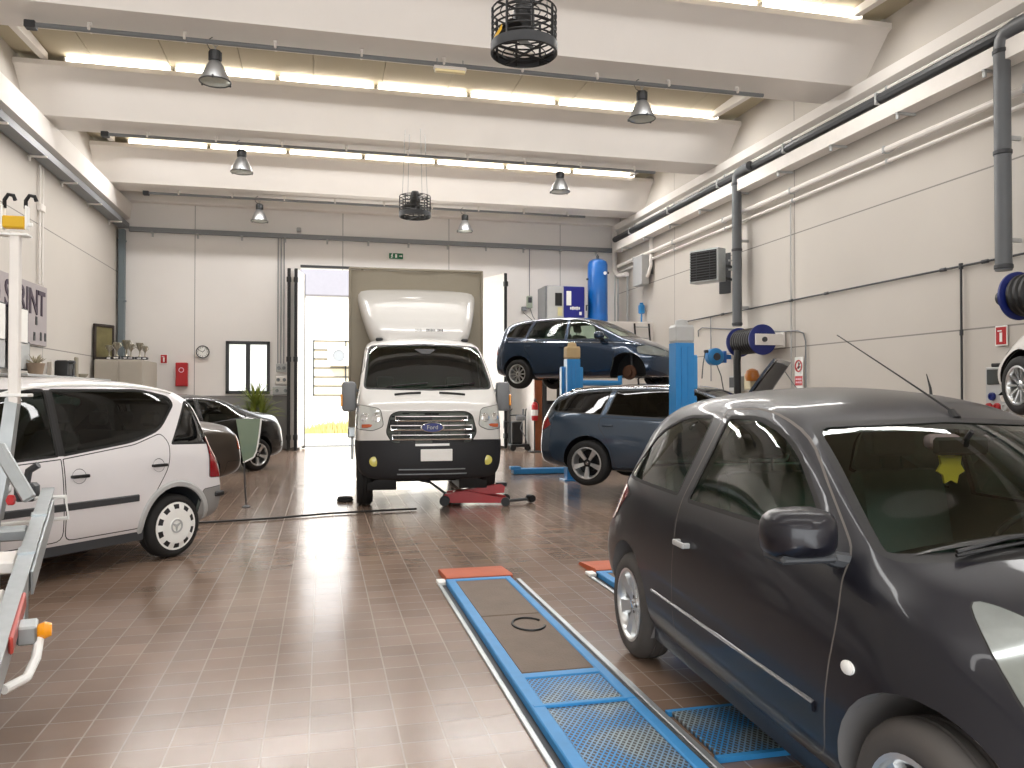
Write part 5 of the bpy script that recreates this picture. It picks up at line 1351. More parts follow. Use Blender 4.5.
b = B(); R = .285; b.lathe([(0, .16), (.15, .17), (.25, .22), (R, .30), (R, 1.72), (.25, 1.81), (.15, 1.87), (0, 1.89)], n=36); obj('vessel', b, 'tank', tk)
b = B(); b.lathe([(R + .004, .0), (R + .004, .30), (R - .02, .30), (R - .02, 0)], n=36); obj('skirt', b, 'tank', tk)
b = B(); b.cyl((0, 0, 1.88), (0, 0, 1.98), .04, n=12); b.cyl((0, 0, 1.97), (0, 0, 2.02), .02, n=8); b.box((.30, -.02, 1.5), (.06, .05, .06)); b.box((-.30, 0, 1.3), (.06, .05, .05)); obj('valve', b, 'dgrey', tk)
b = B(); b.cyl((.12, -.27, 1.45), (.12, -.31, 1.45), .045, n=14); obj('gauge', b, 'plate', tk)
b = B(); b.tube([(-.27, 0, .55), (-.34, 0, .55), (-.34, 0, .40)], .02, n=8); obj('outlet_pipe', b, 'dgrey', tk)
t_ = thing('control_box', 'small grey-green control box with a cable on the back wall', 'control box', (6.02, YB - .07, 4.15))
b = B(); b.box((0, 0, .12), (.16, .12, .36), bev=.012); obj('casing', b, mat('grey_green', '9aa495', .5), t_)
b = B(); b.box((0, -.065, .18), (.11, .012, .16)); obj('window', b, 'dgrey', t_)
b = B(); b.box((-.17, 0, -.08), (.14, .10, .13), bev=.012); obj('socket', b, 'grey', t_)
b = B(); b.cyl((0, 0, .30), (0, .0, 1.75), .013, n=7); b.tube([(.02, 0, -.06), (.10, -.02, -.3), (.25, -.05, -.55)], .012, n=6); obj('cable', b, 'grey', t_)
w_ = thing('white_pipe', 'white pipe cluster coming down in the right back corner', 'pipe', (XR - .16, YB - .2, 0))
b = B(); b.tube([(0, 0, 6.65), (0, 0, 5.3), (.0, -.3, 5.1), (.05, -.9, 5.05)], .07, n=12); obj('main_pipe', b, 'white', w_)
b = B(); b.tube([(-.02, -.35, 5.0), (-.02, -.35, BZ)], .03, n=8); b.tube([(-.10, -.30, 5.1), (-.10, -.30, BZ)], .025, n=8); b.tube([(.06, -.9, 5.0), (.06, -.9, BZ)], .03, n=8); obj('drop_pipe', b, 'lgrey', w_)
# ------------------------------------------------------------------ right wall
YF_ = -3.5; LEN = 26.0
tray('cable_channel', 'white cable channel along the right wall, under the dark duct', (XR - .34, YF_, 5.80), LEN, 'y', .28, .24, 'white', 16, 'lgrey')
def run(name, label, x, z, r, m, y0=YF_, y1=22.6, clips=10, cat='pipe', group=None):
    t = thing(name, label, cat, (x, y0, z), 0, group); b = B(); b.cyl((0, 0, 0), (0, y1 - y0, 0), r, n=10); obj('pipe', b, m, t)
    c0 = None
    for k in range(clips):
        if c0 is None: b = B(); b.box(((XR - x) / 2, 0, 0), (XR - x, .03, .03)); b.box((0, 0, 0), (r * 2 + .02, .04, r * 2 + .02), bev=.006); c0 = c = obj('clip', b, 'lgrey', t)
        else: c = c0.copy(); COL.objects.link(c); c.parent = t
        c.location = (0, (y1 - y0) * (k + .5) / clips, 0)
    return t
run('exhaust_duct', 'dark grey extraction duct running above the white cable channel', XR - .22, 6.20, .085, 'dgrey', cat='duct')
run('wall_pipe', 'uppermost thin white pipe along the right wall', XR - .08, 6.39, .03, 'white', group='white pipes on the right wall')
run('wall_pipe', 'white pipe just above the dark duct on the right wall', XR - .10, 6.30, .025, 'white', group='white pipes on the right wall')
run('wall_pipe', 'thicker white pipe below the channel on the right wall', XR - .12, 5.40, .05, 'white', group='white pipes on the right wall')
run('wall_pipe', 'lowest thin white pipe on the right wall below the channel', XR - .08, 5.22, .03, 'white', group='white pipes on the right wall')
# thin compressed-air line with fittings and a drop
a_ = thing('air_line', 'thin dark compressed-air line along the right wall with a drop', 'pipe', (XR - .05, 18.2, 3.32))
b = B(); b.cyl((0, 0, 0), (0, -14.5, 0), .016, n=8); obj('pipe', b, 'dgrey', a_)
for y in (-1.9, -4.6, -5.7, -8.45, -9.2): b = B(); b.cyl((0, y - .05, 0), (0, y + .05, 0), .028, n=8); obj('fitting', b, 'dgrey', a_)
b = B(); b.cyl((0, -8.78, .0), (0, -8.78, -2.1), .016, n=8); b.cyl((0, -8.78, -.04), (0, -8.78, .04), .03, n=8); b.cyl((0, -8.78, -.98), (0, -8.78, -.9), .025, n=8); obj('drop_pipe', b, 'dgrey', a_)
b = B(); b.cyl((0, -1.35, .0), (0, -1.35, -1.5), .013, n=7); obj('drop_pipe', b, 'grey', a_)
a_ = thing('air_line', 'thin grey looped pipe on the right wall around the hose reel and the red sign', 'pipe', (XR - .04, 0, 0))
b = B(); b.tube([(0, 17.5, 2.9), (0, 17.5, 3.05), (0, 17.3, 3.10), (0, 14.0, 2.75), (0, 13.4, 2.72), (0, 13.22, 2.66), (0, 13.15, 2.5), (0, 13.15, 1.4)], .014, n=7); obj('pipe', b, 'grey', a_)
b = B(); b.cyl((0, 13.62, 1.5), (0, 13.62, 5.2), .012, n=7); obj('upright', b, 'lgrey', a_)
# extraction drops with hose reels
def drop(y, ztop, zbot, label):
    t = thing('exhaust_drop_pipe', label, 'duct', (XR - .30, y, 0)); b = B(); r = .10
    b.cyl((0, 0, zbot), (0, 0, ztop - .18), r, n=18)
    b.tube([(0, 0, ztop - .18), (0, -.02, ztop - .07), (0, -.09, ztop), (0, -.22, ztop + .02), (0, -.55, ztop + .02)], r, n=18); obj('pipe', b, 'pipegrey', t)
    for z in (zbot + .05, (zbot + ztop) / 2, ztop - .22): b = B(); b.lathe([(r + .004, -.03), (r + .012, -.02), (r + .012, .02), (r + .004, .03)], c=(0, 0, z), n=18); obj('collar', b, 'dgrey', t)
    for z in ((zbot + ztop) / 2 + .2, zbot + .4): b = B(); b.box((.12, 0, z), (.30, .05, .05)); obj('wall_clamp', b, 'lgrey', t)
    return t
drop(15.2, 6.18, 2.95, 'dark grey vertical extraction pipe above the farther hose reel')
drop(8.45, 6.15, 3.1, 'dark grey vertical extraction pipe above the nearer hose reel')
def reel(label, loc, L=.88, R=.30):
    t = thing('exhaust_hose_reel', label, 'hose reel', loc, 0, 'extraction hose reels on the right wall')
    for y in (-L / 2, L / 2):
        b = B(); b.lathe([(0, -.02), (R * .96, -.02), (R, -.012), (R, .012), (R * .96, .02), (0, .02)], c=(0, y, 0), ax=(0, 1, 0), n=36); obj('flange', b, 'navy', t)
    b = B(); rr = R * .86; n = 9
    prof = [(0.05, -L / 2 + .03)]
    for k in range(n):
        y0 = -L / 2 + .04 + (L - .08) * k / n; w_ = (L - .08) / n
        prof += [(rr - .03, y0), (rr, y0 + w_ * .3), (rr, y0 + w_ * .7), (rr - .03, y0 + w_)]
    b.lathe(prof + [(.05, L / 2 - .03)], ax=(0, 1, 0), n=30); obj('wound_hose', b, 'cage', t)
    b = B(); b.box((.12, -L / 2 - .05, 0), (.62, .03, .22), bev=.006); b.box((.12, L / 2 + .05, 0), (.62, .03, .22), bev=.006); b.box((.43, 0, 0), (.04, L + .16, .30), bev=.006); obj('bracket', b, 'white', t)
    b = B(); b.cyl((0, -L / 2 - .10, 0), (0, L / 2 + .16, 0), .05, n=14); b.cyl((0, L / 2 + .08, 0), (0, L / 2 + .26, 0), .09, n=16); obj('axle_motor', b, 'dgrey', t)
    b = B(); b.tube([(-.20, .15, -.18), (-.22, .15, -.4), (-.22, .14, -.9), (-.2, .14, -1.5)], .075, n=12); obj('hanging_hose', b, 'black', t)
    return t
rl = reel('navy hose reel with black hose on the right wall, behind the black hatchback', (XR - .48, 14.35, 2.58))
r2 = copy_tree(rl)
for c in r2.children:
    if c.name.startswith('hanging_hose'): c.location.y = -.55
r2.location = (XR - .48, 7.62, 2.72); r2['label'] = 'navy hose reel above the raised white city car'
# fan heater
h = thing('fan_heater', 'grey louvred fan heater bracketed high on the right wall', 'heater', (XR - .62, 15.9, 4.32), math.radians(-62))
b = B(); b.box((0, 0, 0), (.74, .30, .72), bev=.012); obj('casing', b, 'galv', h)
b = B(); b.box((0, -.155, 0), (.66, .02, .64)); g = obj('grille_back', b, 'black', h)
b = B()
for k in range(11): b.box((0, -.172, -.29 + .058 * k), (.66, .035, .012), rot=Matrix.Rotation(.5, 3, 'X'))
for x in (-.17, .17): b.box((x, -.165, 0), (.012, .02, .64))
obj('louvre', b, 'dgrey', g)
b = B(); b.box((.30, .40, .0), (.05, .45, .05)); b.box((.30, .40, -.28), (.05, .45, .05)); b.box((.12, .62, -.1), (.45, .05, .9)); obj('wall_bracket', b, 'dgrey', h)
b = B(); b.tube([(.40, .2, .1), (.5, .3, .1), (.52, .4, .3), (.52, .4, 1.5)], .02, n=8); b.tube([(.40, .2, -.1), (.56, .3, -.12), (.6, .4, .1), (.6, .4, 1.5)], .02, n=8); obj('water_pipe', b, 'lgrey', h)
h2 = thing('fan_heater', 'flat grey heater unit seen edge-on in the right back corner', 'heater', (XR - .22, 20.6, 4.95))
b = B(); b.box((0, 0, 0), (.22, .62, .82), bev=.015); obj('casing', b, 'lgrey', h2)
b = B(); b.box((.18, -.34, .12), (.06, .04, .5), bev=.008); obj('valve', b, 'dgrey', h2)
b = B(); b.tube([(.12, -.42, .85), (.12, -.42, .1), (.05, -.40, -.15), (.05, -.33, -.2)], .045, n=10); obj('white_pipe', b, 'white', h2)
# small blue air-hose reels
def small_reel(label, loc, rz, hose=True):
    t = thing('air_hose_reel', label, 'hose reel', loc, rz)
    b = B(); b.lathe([(0, -.10), (.17, -.10), (.19, -.08), (.19, .08), (.17, .10), (.10, .115), (0, .12)], ax=(0, -1, 0), n=30); obj('case', b, 'blue', t)
    b = B(); b.lathe([(.085, .12), (.08, .135), (0, .14)], ax=(0, -1, 0), n=20); obj('hub', b, 'dgrey', t)
    b = B(); b.box((.24, .02, 0), (.06, .16, .26), bev=.008); b.box((.33, .02, .0), (.14, .06, .10)); obj('bracket', b, 'tank', t)
    b = B(); b.box((-.20, 0, .12), (.08, .08, .06), bev=.008); b.tube([(-.22, 0, .1), (-.27, 0, -.15), (-.30, 0, -.48)], .012, n=6); obj('hose', b, 'dgrey', t)
    if hose: b = B(); b.tube([(.06, 0, -.18), (.16, 0, -.42), (.22, 0, -.75), (.24, 0, -1.2)], .012, n=6); obj('feed_hose', b, 'dgrey', t)
small_reel('round blue air hose reel on the right wall beside the near lift post', (XR - .42, 15.98, 2.34), 0)
b = B(); b.box((0, 0, 0), (.16, .15, .26), bev=.03); b.cyl((0, 0, -.13), (0, 0, -.40), .025, n=8); b.cyl((0, 0, .12), (0, 0, .18), .05, n=12); tag(obj('air_regulator', b, 'blue', loc=(XR - .14, 20.75, 3.90)), 'small blue air regulator high on the right wall above the ladder', 'regulator')
# sign with prohibition circle
s_ = thing('safety_sign', 'no-entry style prohibition sign with a red text block on the right wall', 'sign', (XR - .03, 13.38, 1.92), -PI / 2)
b = B(); b.box((0, 0, 0), (.27, .012, .60), bev=.003); obj('plate', b, 'plate', s_)
b = B(); b.X = TR((0, -.012, .13)) @ RX(PI / 2); b.lathe([(.118, -.003), (.118, .004), (.088, .004), (.088, -.003)], n=30, closed=True); b.box((0, 0, .001), (.20, .022, .004), rot=Matrix.Rotation(.78, 3, 'Z')); obj('red_ring', b, 'red', s_)
b = B(); b.X = TR((0, -.010, .13)) @ RX(PI / 2); b.box((0, -.01, 0), (.03, .09, .003)); b.cyl((0, .05, -.001), (0, .05, .002), .02, n=10); b.box((.03, -.02, 0), (.06, .02, .003)); obj('pictogram', b, 'black', s_)
b = B(); b.box((0, -.009, -.15), (.235, .006, .18)); rf = obj('red_field', b, 'red', s_)
b = B()
for k, ws in enumerate(((.05, .07, .04), (.06, .05, .05))):
    x = -.09
    for q in ws: b.box((x + q / 2, -.0135, -.12 - .06 * k), (q, .003, .03)); x += q + .014
obj('text_line', b, 'pink', rf)
# switch panel
e = thing('switch_panel', 'grey socket and switch panel on the right wall below the fire sign', 'switch panel', (XR - .10, 8.68, 1.56), -PI / 2)
b = B(); b.box((0, 0, 0), (.40, .16, .62), bev=.012); obj('casing', b, 'lgrey', e)
b = B(); b.box((0, -.085, .18), (.33, .02, .20), bev=.006); obj('cover', b, mat('smoked_cover', '4a4c48', .2, coat=.5), e)
b = B(); b.box((0, -.03, .335), (.22, .10, .05), bev=.01); obj('top_handle', b, 'black', e)
for x, z, m_ in ((-.08, -.08, 'navy'), (-.13, -.22, 'red'), (0, -.22, 'red'), (.12, -.10, 'white'), (.13, -.22, 'lgrey')):
    b = B(); b.lathe([(.055, 0), (.052, .03), (.035, .035), (.03, .02), (0, .02)], c=(x, -.08, z), ax=(0, -1, 0), n=16); obj('socket', b, m_, e)
# ladder leaning on the right wall
l_ = thing('ladder', 'dark-railed ladder leaning on the white corner booth behind the raised car', 'ladder', (8.68, 19.62, 0), math.radians(90))
for dy in (0, .42):
    b = B(); b.box((.30, dy, 1.72), (.05, .03, 3.5), rot=Matrix.Rotation(.17, 3, 'Y')); b.box((.30, dy, 1.72), (.02, .045, 3.45), rot=Matrix.Rotation(.17, 3, 'Y')); obj('rail', b, 'black', l_)
for k in range(11): z = .25 + .31 * k; b = B(); b.cyl((.30 + (z - 1.72) * .172, 0, z), (.30 + (z - 1.72) * .172, .42, z), .015, n=8); obj('rung', b, 'lgrey', l_)
# orange beacon, small boxes on the right wall behind the bonnet
o_ = thing('warning_beacon', 'orange warning lamp on a cream box on the right wall behind the open bonnet', 'lamp', (XR - .12, 15.0, 1.78))
b = B(); b.box((0, .0, 0), (.14, .26, .34), bev=.015); obj('box', b, mat('cream', 'c9c0a0', .6), o_)
b = B(); b.lathe([(0, -.10), (.12, -.09), (.15, 0), (.12, .12), (.05, .16), (0, .17)], c=(-.08, -.22, .10), n=20); obj('lens', b, mat('beacon_orange', 'b56a1c', .3, coat=.4), o_)
e = thing('fuse_box', 'grey switch box with a dark window on the right wall left of the beacon', 'switch box', (XR - .08, 15.62, 1.74))
b = B(); b.box((0, 0, 0), (.14, .44, .34), bev=.015); obj('casing', b, 'lgrey', e)
b = B(); b.box((-.075, 0, .03), (.01, .36, .22)); obj('window', b, 'dgrey', e)
g_ = B(); g_.cyl((0, 0, 0), (-.10, 0, 0), .09, n=18); g_.lathe([(.10, 0), (.11, -.02), (.08, -.03)], c=(-.1, 0, 0), ax=(1, 0, 0), n=18); tag(obj('pressure_gauge', g_, 'lgrey', loc=(XR - .02, 14.6, 1.62)), 'round grey gauge on the right wall right of the beacon', 'gauge')

# ------------------------------------------------------------------ lifts
def lift_post(label, loc, cap_m, h=2.13):
    t = thing('lift_post', label, 'car lift', loc, 0, 'blue two-post lift columns'); t.scale = (.60, .60, 1)
    b = B(); sec = [(-.20, -.16), (.20, -.16), (.20, .16), (.07, .16), (.07, .10), (-.07, .10), (-.07, .16), (-.20, .16)]
    b.prism(sec, .03, h, Matrix()); 
    for x in (-.07, .07): b.box((x, -.168, h / 2), (.022, .02, h - .1))
    obj('column', b, 'blue', t)
    b = B(); b.box((0, 0, .015), (.62, .52, .03), bev=.006); obj('base_plate', b, 'blue', t)
    b = B(); b.box((0, 0, h + .11), (.42, .34, .22), bev=.03); b.lathe([(.14, .22), (.12, .28), (0, .30)], c=(0, 0, h), n=16); obj('motor_cover', b, cap_m, t)
    b = B(); b.box((.25, 0, h - .35), (.12, .22, .42), bev=.02); b.box((.25, -.02, h - .75), (.10, .16, .22), bev=.02); obj('gearbox', b, 'rblue', t)
    b = B(); b.box((.23, -.05, 1.25), (.07, .22, .32), bev=.015); obj('control_box', b, 'lgrey', t)
    return t
P2 = (4.27, 8.95, 0)
lp = lift_post('blue lift post with a silver-grey cap, in front of the slate blue estate car', P2, 'lgrey')
b = B(); b.box((0, .26, .35), (.34, .20, .5), bev=.02); obj('carriage', b, 'rblue', lp)
for dx, yy in ((.85, .95), (-.75, .95)):
    b = B(); b.tube([(0, .34, .24), (dx, yy, .24)], .05, n=8); b.cyl((dx, yy, .24), (dx, yy, .36), .06, n=12); obj('lifting_arm', b, 'rblue', lp)
P1 = (4.28, 13.35, 0)
l2 = lift_post('blue lift post with a tan cap, in front of the raised dark blue hatchback', P1, mat('tan_cap', 'b59c72', .6))
b = B(); b.box((-.10, .26, 1.70), (.34, .22, .6), bev=.02); obj('carriage', b, 'blue', l2)
for ex, ey in ((.9, 2.2), (2.0, 1.3)):
    b = B(); b.tube([(0, .34, 1.72), (ex, ey, 1.72)], .05, n=8); b.cyl((ex, ey, 1.70), (ex, ey, 1.86), .07, n=12); obj('lifting_arm', b, 'rblue', l2)
b = B(); b.box((0, 0, 0), (1.1, .22, .10), bev=.01); b.box((-.5, 0, .06), (.2, .18, .06), bev=.01)
tag(obj('floor_crossbar', b, 'rblue', loc=(4.05, 14.6, .06)), 'blue steel crossbar on the floor behind the tail of the estate car', 'crossbar')

t = thing('pedestal_lift', 'blue pedestal lift under the white city car', 'car lift', (7.19, 5.21, 0), math.radians(74))
b = B(); b.box((-.35, 0, .03), (1.6, .9, .06), bev=.01); obj('base_plate', b, 'rblue', t)
b = B(); b.cyl((-.35, 0, .05), (-.35, 0, .75), .16, n=24); b.cyl((-.35, 0, .75), (-.35, 0, 1.36), .12, n=24); obj('ram', b, 'steel', t)
b = B(); b.box((-.35, 0, 1.40), (1.3, .85, .10), bev=.015); obj('platform', b, 'rblue', t)
for x in (-.8, .1):
    for y in (-.36, .36): b = B(); b.box((x, y, 1.475), (.16, .12, .05), bev=.01); obj('rubber_pad', b, 'rubber', t)

# in-ground platform lifts
MESH = bpy.data.materials.new('expanded_metal'); MESH.use_nodes = True
def mesh_mat():
    n = MESH.node_tree.nodes; l = MESH.node_tree.links; bs = n['Principled BSDF']
    tc = n.new('ShaderNodeTexCoord'); mp = n.new('ShaderNodeMapping'); mp.inputs['Rotation'].default_value = (0, 0, PI / 4); mp.inputs['Scale'].default_value = (52, 34, 1)
    l.new(tc.outputs['Object'], mp.inputs[0]); ck = n.new('ShaderNodeTexBrick'); ck.offset = 0; ck.inputs['Scale'].default_value = 1; ck.inputs['Brick Width'].default_value = 1; ck.inputs['Row Height'].default_value = 1; ck.inputs['Mortar Size'].default_value = .17; ck.inputs['Mortar Smooth'].default_value = .1
    ck.inputs['Color1'].default_value = (.055, .05, .045, 1); ck.inputs['Color2'].default_value = (.055, .05, .045, 1)
    nz = n.new('ShaderNodeTexNoise'); nz.inputs['Scale'].default_value = 3.5; l.new(tc.outputs['Object'], nz.inputs['Vector'])
    rp = n.new('ShaderNodeValToRGB'); rp.color_ramp.elements[0].position = .42; rp.color_ramp.elements[1].position = .62
    rp.color_ramp.elements[0].color = lin('2f87c4') + (1,); rp.color_ramp.elements[1].color = lin('8fa0a6') + (1,)
    l.new(nz.outputs['Fac'], rp.inputs[0]); l.new(rp.outputs[0], ck.inputs['Mortar']); l.new(mp.outputs[0], ck.inputs['Vector'])
    l.new(ck.outputs['Color'], bs.inputs['Base Color']); bs.inputs['Roughness'].default_value = .5; bs.inputs['Metallic'].default_value = .3
    bp = n.new('ShaderNodeBump'); bp.inputs['Strength'].default_value = .8; bp.inputs['Distance'].default_value = .006; l.new(ck.outputs['Fac'], bp.inputs['Height']); l.new(bp.outputs['Normal'], bs.inputs['Normal'])
mesh_mat()
def platform(label, x0, x1, y0, y1, ym):
    t = thing('platform_lift', label, 'car lift', ((x0 + x1) / 2, (y0 + y1) / 2, 0)); cx, cy = (x0 + x1) / 2, (y0 + y1) / 2
    def bx(b, X0, X1, Y0, Y1, Z0, Z1, bev=.004): b.box(((X0 + X1) / 2 - cx, (Y0 + Y1) / 2 - cy, (Z0 + Z1) / 2), (X1 - X0, Y1 - Y0, Z1 - Z0), bev=bev)
    b = B(); bx(b, x0 - .03, x0, y0, y1, 0, .012); bx(b, x1, x1 + .035, y0, y1, 0, .018); obj('pit_edge', b, 'galv', t)
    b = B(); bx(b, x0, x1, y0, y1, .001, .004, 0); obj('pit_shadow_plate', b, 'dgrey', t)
    b = B(); bx(b, x0 + .03, x0 + .10, y0, y1 - .03, .004, .05, .006); bx(b, x1 - .11, x1 - .055, y0, y1 - .03, .004, .05, .006); bx(b, x0 + .03, x1 - .055, y1 - .09, y1 - .02, .004, .048, .006); bx(b, x0 + .04, x1 - .06, ym - .05, ym + .02, .004, .047, .006); bx(b, x0 + .04, x1 - .06, ym - .44, ym - .41, .004, .053, .004); obj('side_rail', b, 'rblue', t)
    half = (ym + y1) / 2
    for a0, a1 in ((ym + .03, half - .006), (half + .006, y1 - .10)):
        b = B(); bx(b, x0 + .10, x1 - .11, a0, a1, .01, .046, .004); obj('deck_plate', b, 'dirt', t)
    b = B(); bx(b, x0 + .10, x1 - .11, y0, ym - .05, .01, .040, .002); obj('mesh_deck', b, MESH, t)
    b = B(); b.X = TR((0, y1 - cy, 0)); b.prism([(0, .05), (.02, .058), (.42, .034), (.46, .012), (.46, .004), (0, .004)], -(x1 - x0) / 2 + .04, (x1 - x0) / 2 - .03, Matrix(((0, 0, 1, 0), (1, 0, 0, 0), (0, 1, 0, 0), (0, 0, 0, 1)))); obj('run_on_flap', b, 'orange', t)
    b = B(); bx(b, x0 - .03, x0 + .04, y1 - .04, y1 + .08, .004, .03, .004); obj('corner_bracket', b, 'plate', t)
    b = B(); c = ((x0 + x1) / 2 + .05 - cx, half - .25 - cy, .05); b.tube([(c[0] + .10 * math.cos(a), c[1] + .14 * math.sin(a), c[2]) for a in [.5 + 5.4 * k / 22 for k in range(23)]], .008, n=5); tag(obj('ring_stain', b, 'black', t), 'dark ring-shaped mark')
platform('blue platform lift with worn brown deck and mesh, beside the black hatchback', .92, 1.53, .4, 6.25, 4.02)
platform('blue platform lift under the black hatchback', 2.17, 2.78, .4, 6.25, 4.02)
m_ = thing('mesh_cover', 'blue expanded-metal cover over the pit between the two platform lifts', 'cover', (1.85, 3.22, 0))
b = B(); b.box((0, 0, .014), (.52, .46, .02), bev=.003); obj('mesh', b, MESH, m_)
for y in (.24, -.24): b = B(); b.box((0, y, .012), (.56, .03, .022)); obj('frame_bar', b, 'rblue', m_)

# ------------------------------------------------------------------ floor bits
b = B(); b.tube([(-3.2, 9.3, .02), (-2.2, 9.7, .02), (-1.48, 9.79, .02), (-.6, 9.95, .02), (.1, 10.2, .02), (.54, 10.27, .02), (1.2, 10.35, .02)], .013, n=8); tag(obj('air_hose', b, 'black'), 'thin black hose lying across the floor before the truck', 'hose')
b = B(); b.tube([(.10 * math.cos(a), .10 * math.sin(a), .02) for a in [2 * PI * k / 28 for k in range(28)]], .018, n=8, closed=True); b.tube([(.09 * math.cos(a), .09 * math.sin(a), .05) for a in [2 * PI * k / 28 for k in range(28)]], .016, n=8, closed=True); tag(obj('rubber_ring', b, 'rubber', loc=(.32, 11.45, .0)), 'small black rubber ring on the floor left of the truck', 'ring')
# tools around the jack
w_ = thing('wheel_chock', 'dark scissor tool on the floor at the right of the red jack', 'tool', (2.62, 10.66, 0), .3)
b = B(); b.tube([(-.18, 0, .05), (.1, .02, .05), (.2, .0, .05)], .022, n=8); obj('bar', b, 'dgrey', w_)
b = B(); b.lathe([(0, -.06), (.05, -.06), (.06, 0), (.05, .06), (0, .06)], c=(.22, 0, .06), ax=(0, 1, 0), n=16); obj('roller', b, 'black', w_)
# tool trolley and extinguisher
tr_ = thing('tool_trolley', 'dark tool trolley with hoses by the back wall, right of the truck', 'trolley', (5.17, 20.85, 0))
b = B(); b.box((0, 0, .14), (.52, .40, .08), bev=.02); b.box((-.05, .05, .48), (.30, .28, .60), bev=.03); obj('body', b, 'black', tr_)
b = B()
for x in (-.22, .22): b.tube([(x, .1, .18), (x, .1, 1.05), (x * .9, -.05, 1.12)], .018, n=8)
b.tube([(-.22, .1, .95), (.22, .1, .95)], .018, n=8); b.tube([(-.22, .1, .75), (-.42, -.05, .8), (-.42, -.05, .6)], .014, n=6); obj('frame', b, 'dgrey', tr_)
for x in (-.2, .2): b = B(); b.lathe([(0, -.03), (.08, -.03), (.08, .03), (0, .03)], c=(x, -.18, .08), ax=(0, 1, 0), n=18); obj('castor_wheel', b, 'rubber', tr_)
b = B(); b.box((.05, -.02, .88), (.24, .18, .14), bev=.03); b.box((.12, -.04, 1.0), (.06, .05, .26), bev=.01); obj('gauge_head', b, 'grey', tr_)
b = B(); b.tube([(.1, -.1, .9), (.0, -.2, .6), (.15, -.2, .35), (.2, -.12, .2)], .014, n=6); obj('hose', b, 'grey', tr_)
x_ = thing('fire_extinguisher', 'red fire extinguisher hanging right of the tool trolley', 'fire extinguisher', (5.42, 20.1, .82))
b = B(); b.lathe([(0, 0), (.075, .01), (.085, .05), (.085, .40), (.06, .47), (.03, .50), (0, .50)], n=22); obj('cylinder', b, 'red', x_)
b = B(); b.cyl((0, 0, .49), (0, 0, .55), .025, n=10); b.box((0, -.05, .57), (.03, .16, .025)); b.tube([(.03, 0, .53), (.10, 0, .45), (.11, 0, .2)], .012, n=6); obj('valve', b, 'dgrey', x_)
b = B(); b.lathe([(.086, .14), (.087, .15), (.087, .28), (.086, .29)], n=22); obj('label_band', b, 'plate', x_)
b = B(); b.cyl((.0, .02, -.80), (0, .02, .0), .02, n=8); b.box((0, .02, -.80), (.30, .30, .03), bev=.006); b.box((0, .08, .2), (.12, .03, .3)); obj('stand', b, 'dgrey', x_)

# green-tinted pane held on a thin stand behind the silver car
g_ = thing('windscreen_pane', 'green-tinted glass pane with white edge on a thin stand, before the black saloon', 'glass pane', (-.98, 11.15, 0), math.radians(20))
b = B(); hw = .11
rows = [[(-.04 - .10 * t, .0, .60 + .58 * t), (.10 + .10 * t ** .5, .03, .66 + .52 * t)] for t in (0, .15, .35, .6, .85, 1.0)]
b.loft(rows); b.loft([[(p[0], p[1] + .006, p[2]) for p in r] for r in rows]); obj('pane', b, mat('green_pane', '7c8f7a', .1, coat=1.0, vary=.1), g_)
b = B(); b.tube([rows[k][1] for k in range(6)][::-1] + [rows[0][0]] + [rows[0][0]], .012, n=6); obj('edge_trim', b, 'plate', g_)
b = B(); b.tube([(-.03, 0, .62), (-.02, 0, .3), (.0, 0, .03)], .010, n=6); b.lathe([(0, 0), (.06, 0), (.055, .015), (.02, .03), (0, .035)], n=16); obj('stand', b, 'dgrey', g_)

# ------------------------------------------------------------------ left wall furniture
bn = thing('banner_board', 'lavender-grey advertising board with large dark letters on the left wall', 'board', (XL + .03, 14.2, 3.02), PI / 2)
b = B(); b.box((0, 0, 0), (6.1, .05, 1.15), bev=.006); obj('board', b, mat('lavender_board', 'a79fa0', .7), bn)
tb = text_bm('AUTO SPRINT', .66, .006, .012); xs = [v.co.x for v in tb.verts]; wd_ = max(xs) - min(xs); LW = 4.0
tb.transform(TR((2.93 - LW / 2, -.032, .20)) @ RX(PI / 2) @ Matrix.Diagonal((LW / wd_, 1.0, 1, 1))); obj('lettering', tb, mat('letter_plum', '3a2b3c', .6), bn)
b = B()
for x, z in ((2.45, -.12), (2.70, -.40), (2.95, -.40), (2.35, -.42)): b.box((x, -.032, z), (.09, .008, .16), bev=.002); b.box((x, -.036, z + .03), (.04, .006, .05))
obj('small_marks', b, 'dgrey', bn)
for i, (y, z, w2, h2) in enumerate(((15.6, 2.72, .85, .66), (14.55, 2.72, .85, .66), (15.65, 2.20, .95, .52), (14.5, 2.20, .95, .52))):
    p = thing('wall_panel', ['white framed panel below the letters of the board, right one', 'white framed panel below the letters of the board, left one', 'grey-white framed panel lower on the left wall, right one', 'grey-white framed panel lower on the left wall, left one'][i], 'panel', (XL + .10, y, z), PI / 2)
    b = B(); b.box((0, 0, 0), (w2, .05, h2), bev=.006); obj('frame', b, 'dgrey', p)
    b = B(); b.box((-.02, -.028, 0), (w2 - .06, .012, h2 - .05)); obj('sheet', b, 'paper' if i < 2 else 'lgrey', p)
cb = thing('low_cabinet', 'long white cabinet along the left wall behind the silver car', 'cabinet', (XL + .30, 17.2, 0))
b = B(); b.box((0, 0, .90), (.50, 5.2, 1.80), bev=.01); obj('body', b, 'white', cb)
b = B(); b.box((.02, 0, 1.83), (.56, 5.3, .05), bev=.008); obj('top', b, 'lgrey', cb)
for k in range(5): b = B(); b.box((.26, -2.08 + 1.04 * k, .9), (.03, 1.0, 1.66), bev=.006); d = obj('door', b, 'white', cb); b = B(); b.box((.285, -1.70 + 1.04 * k, 1.2), (.02, .03, .16), bev=.005); obj('handle', b, 'grey', d)
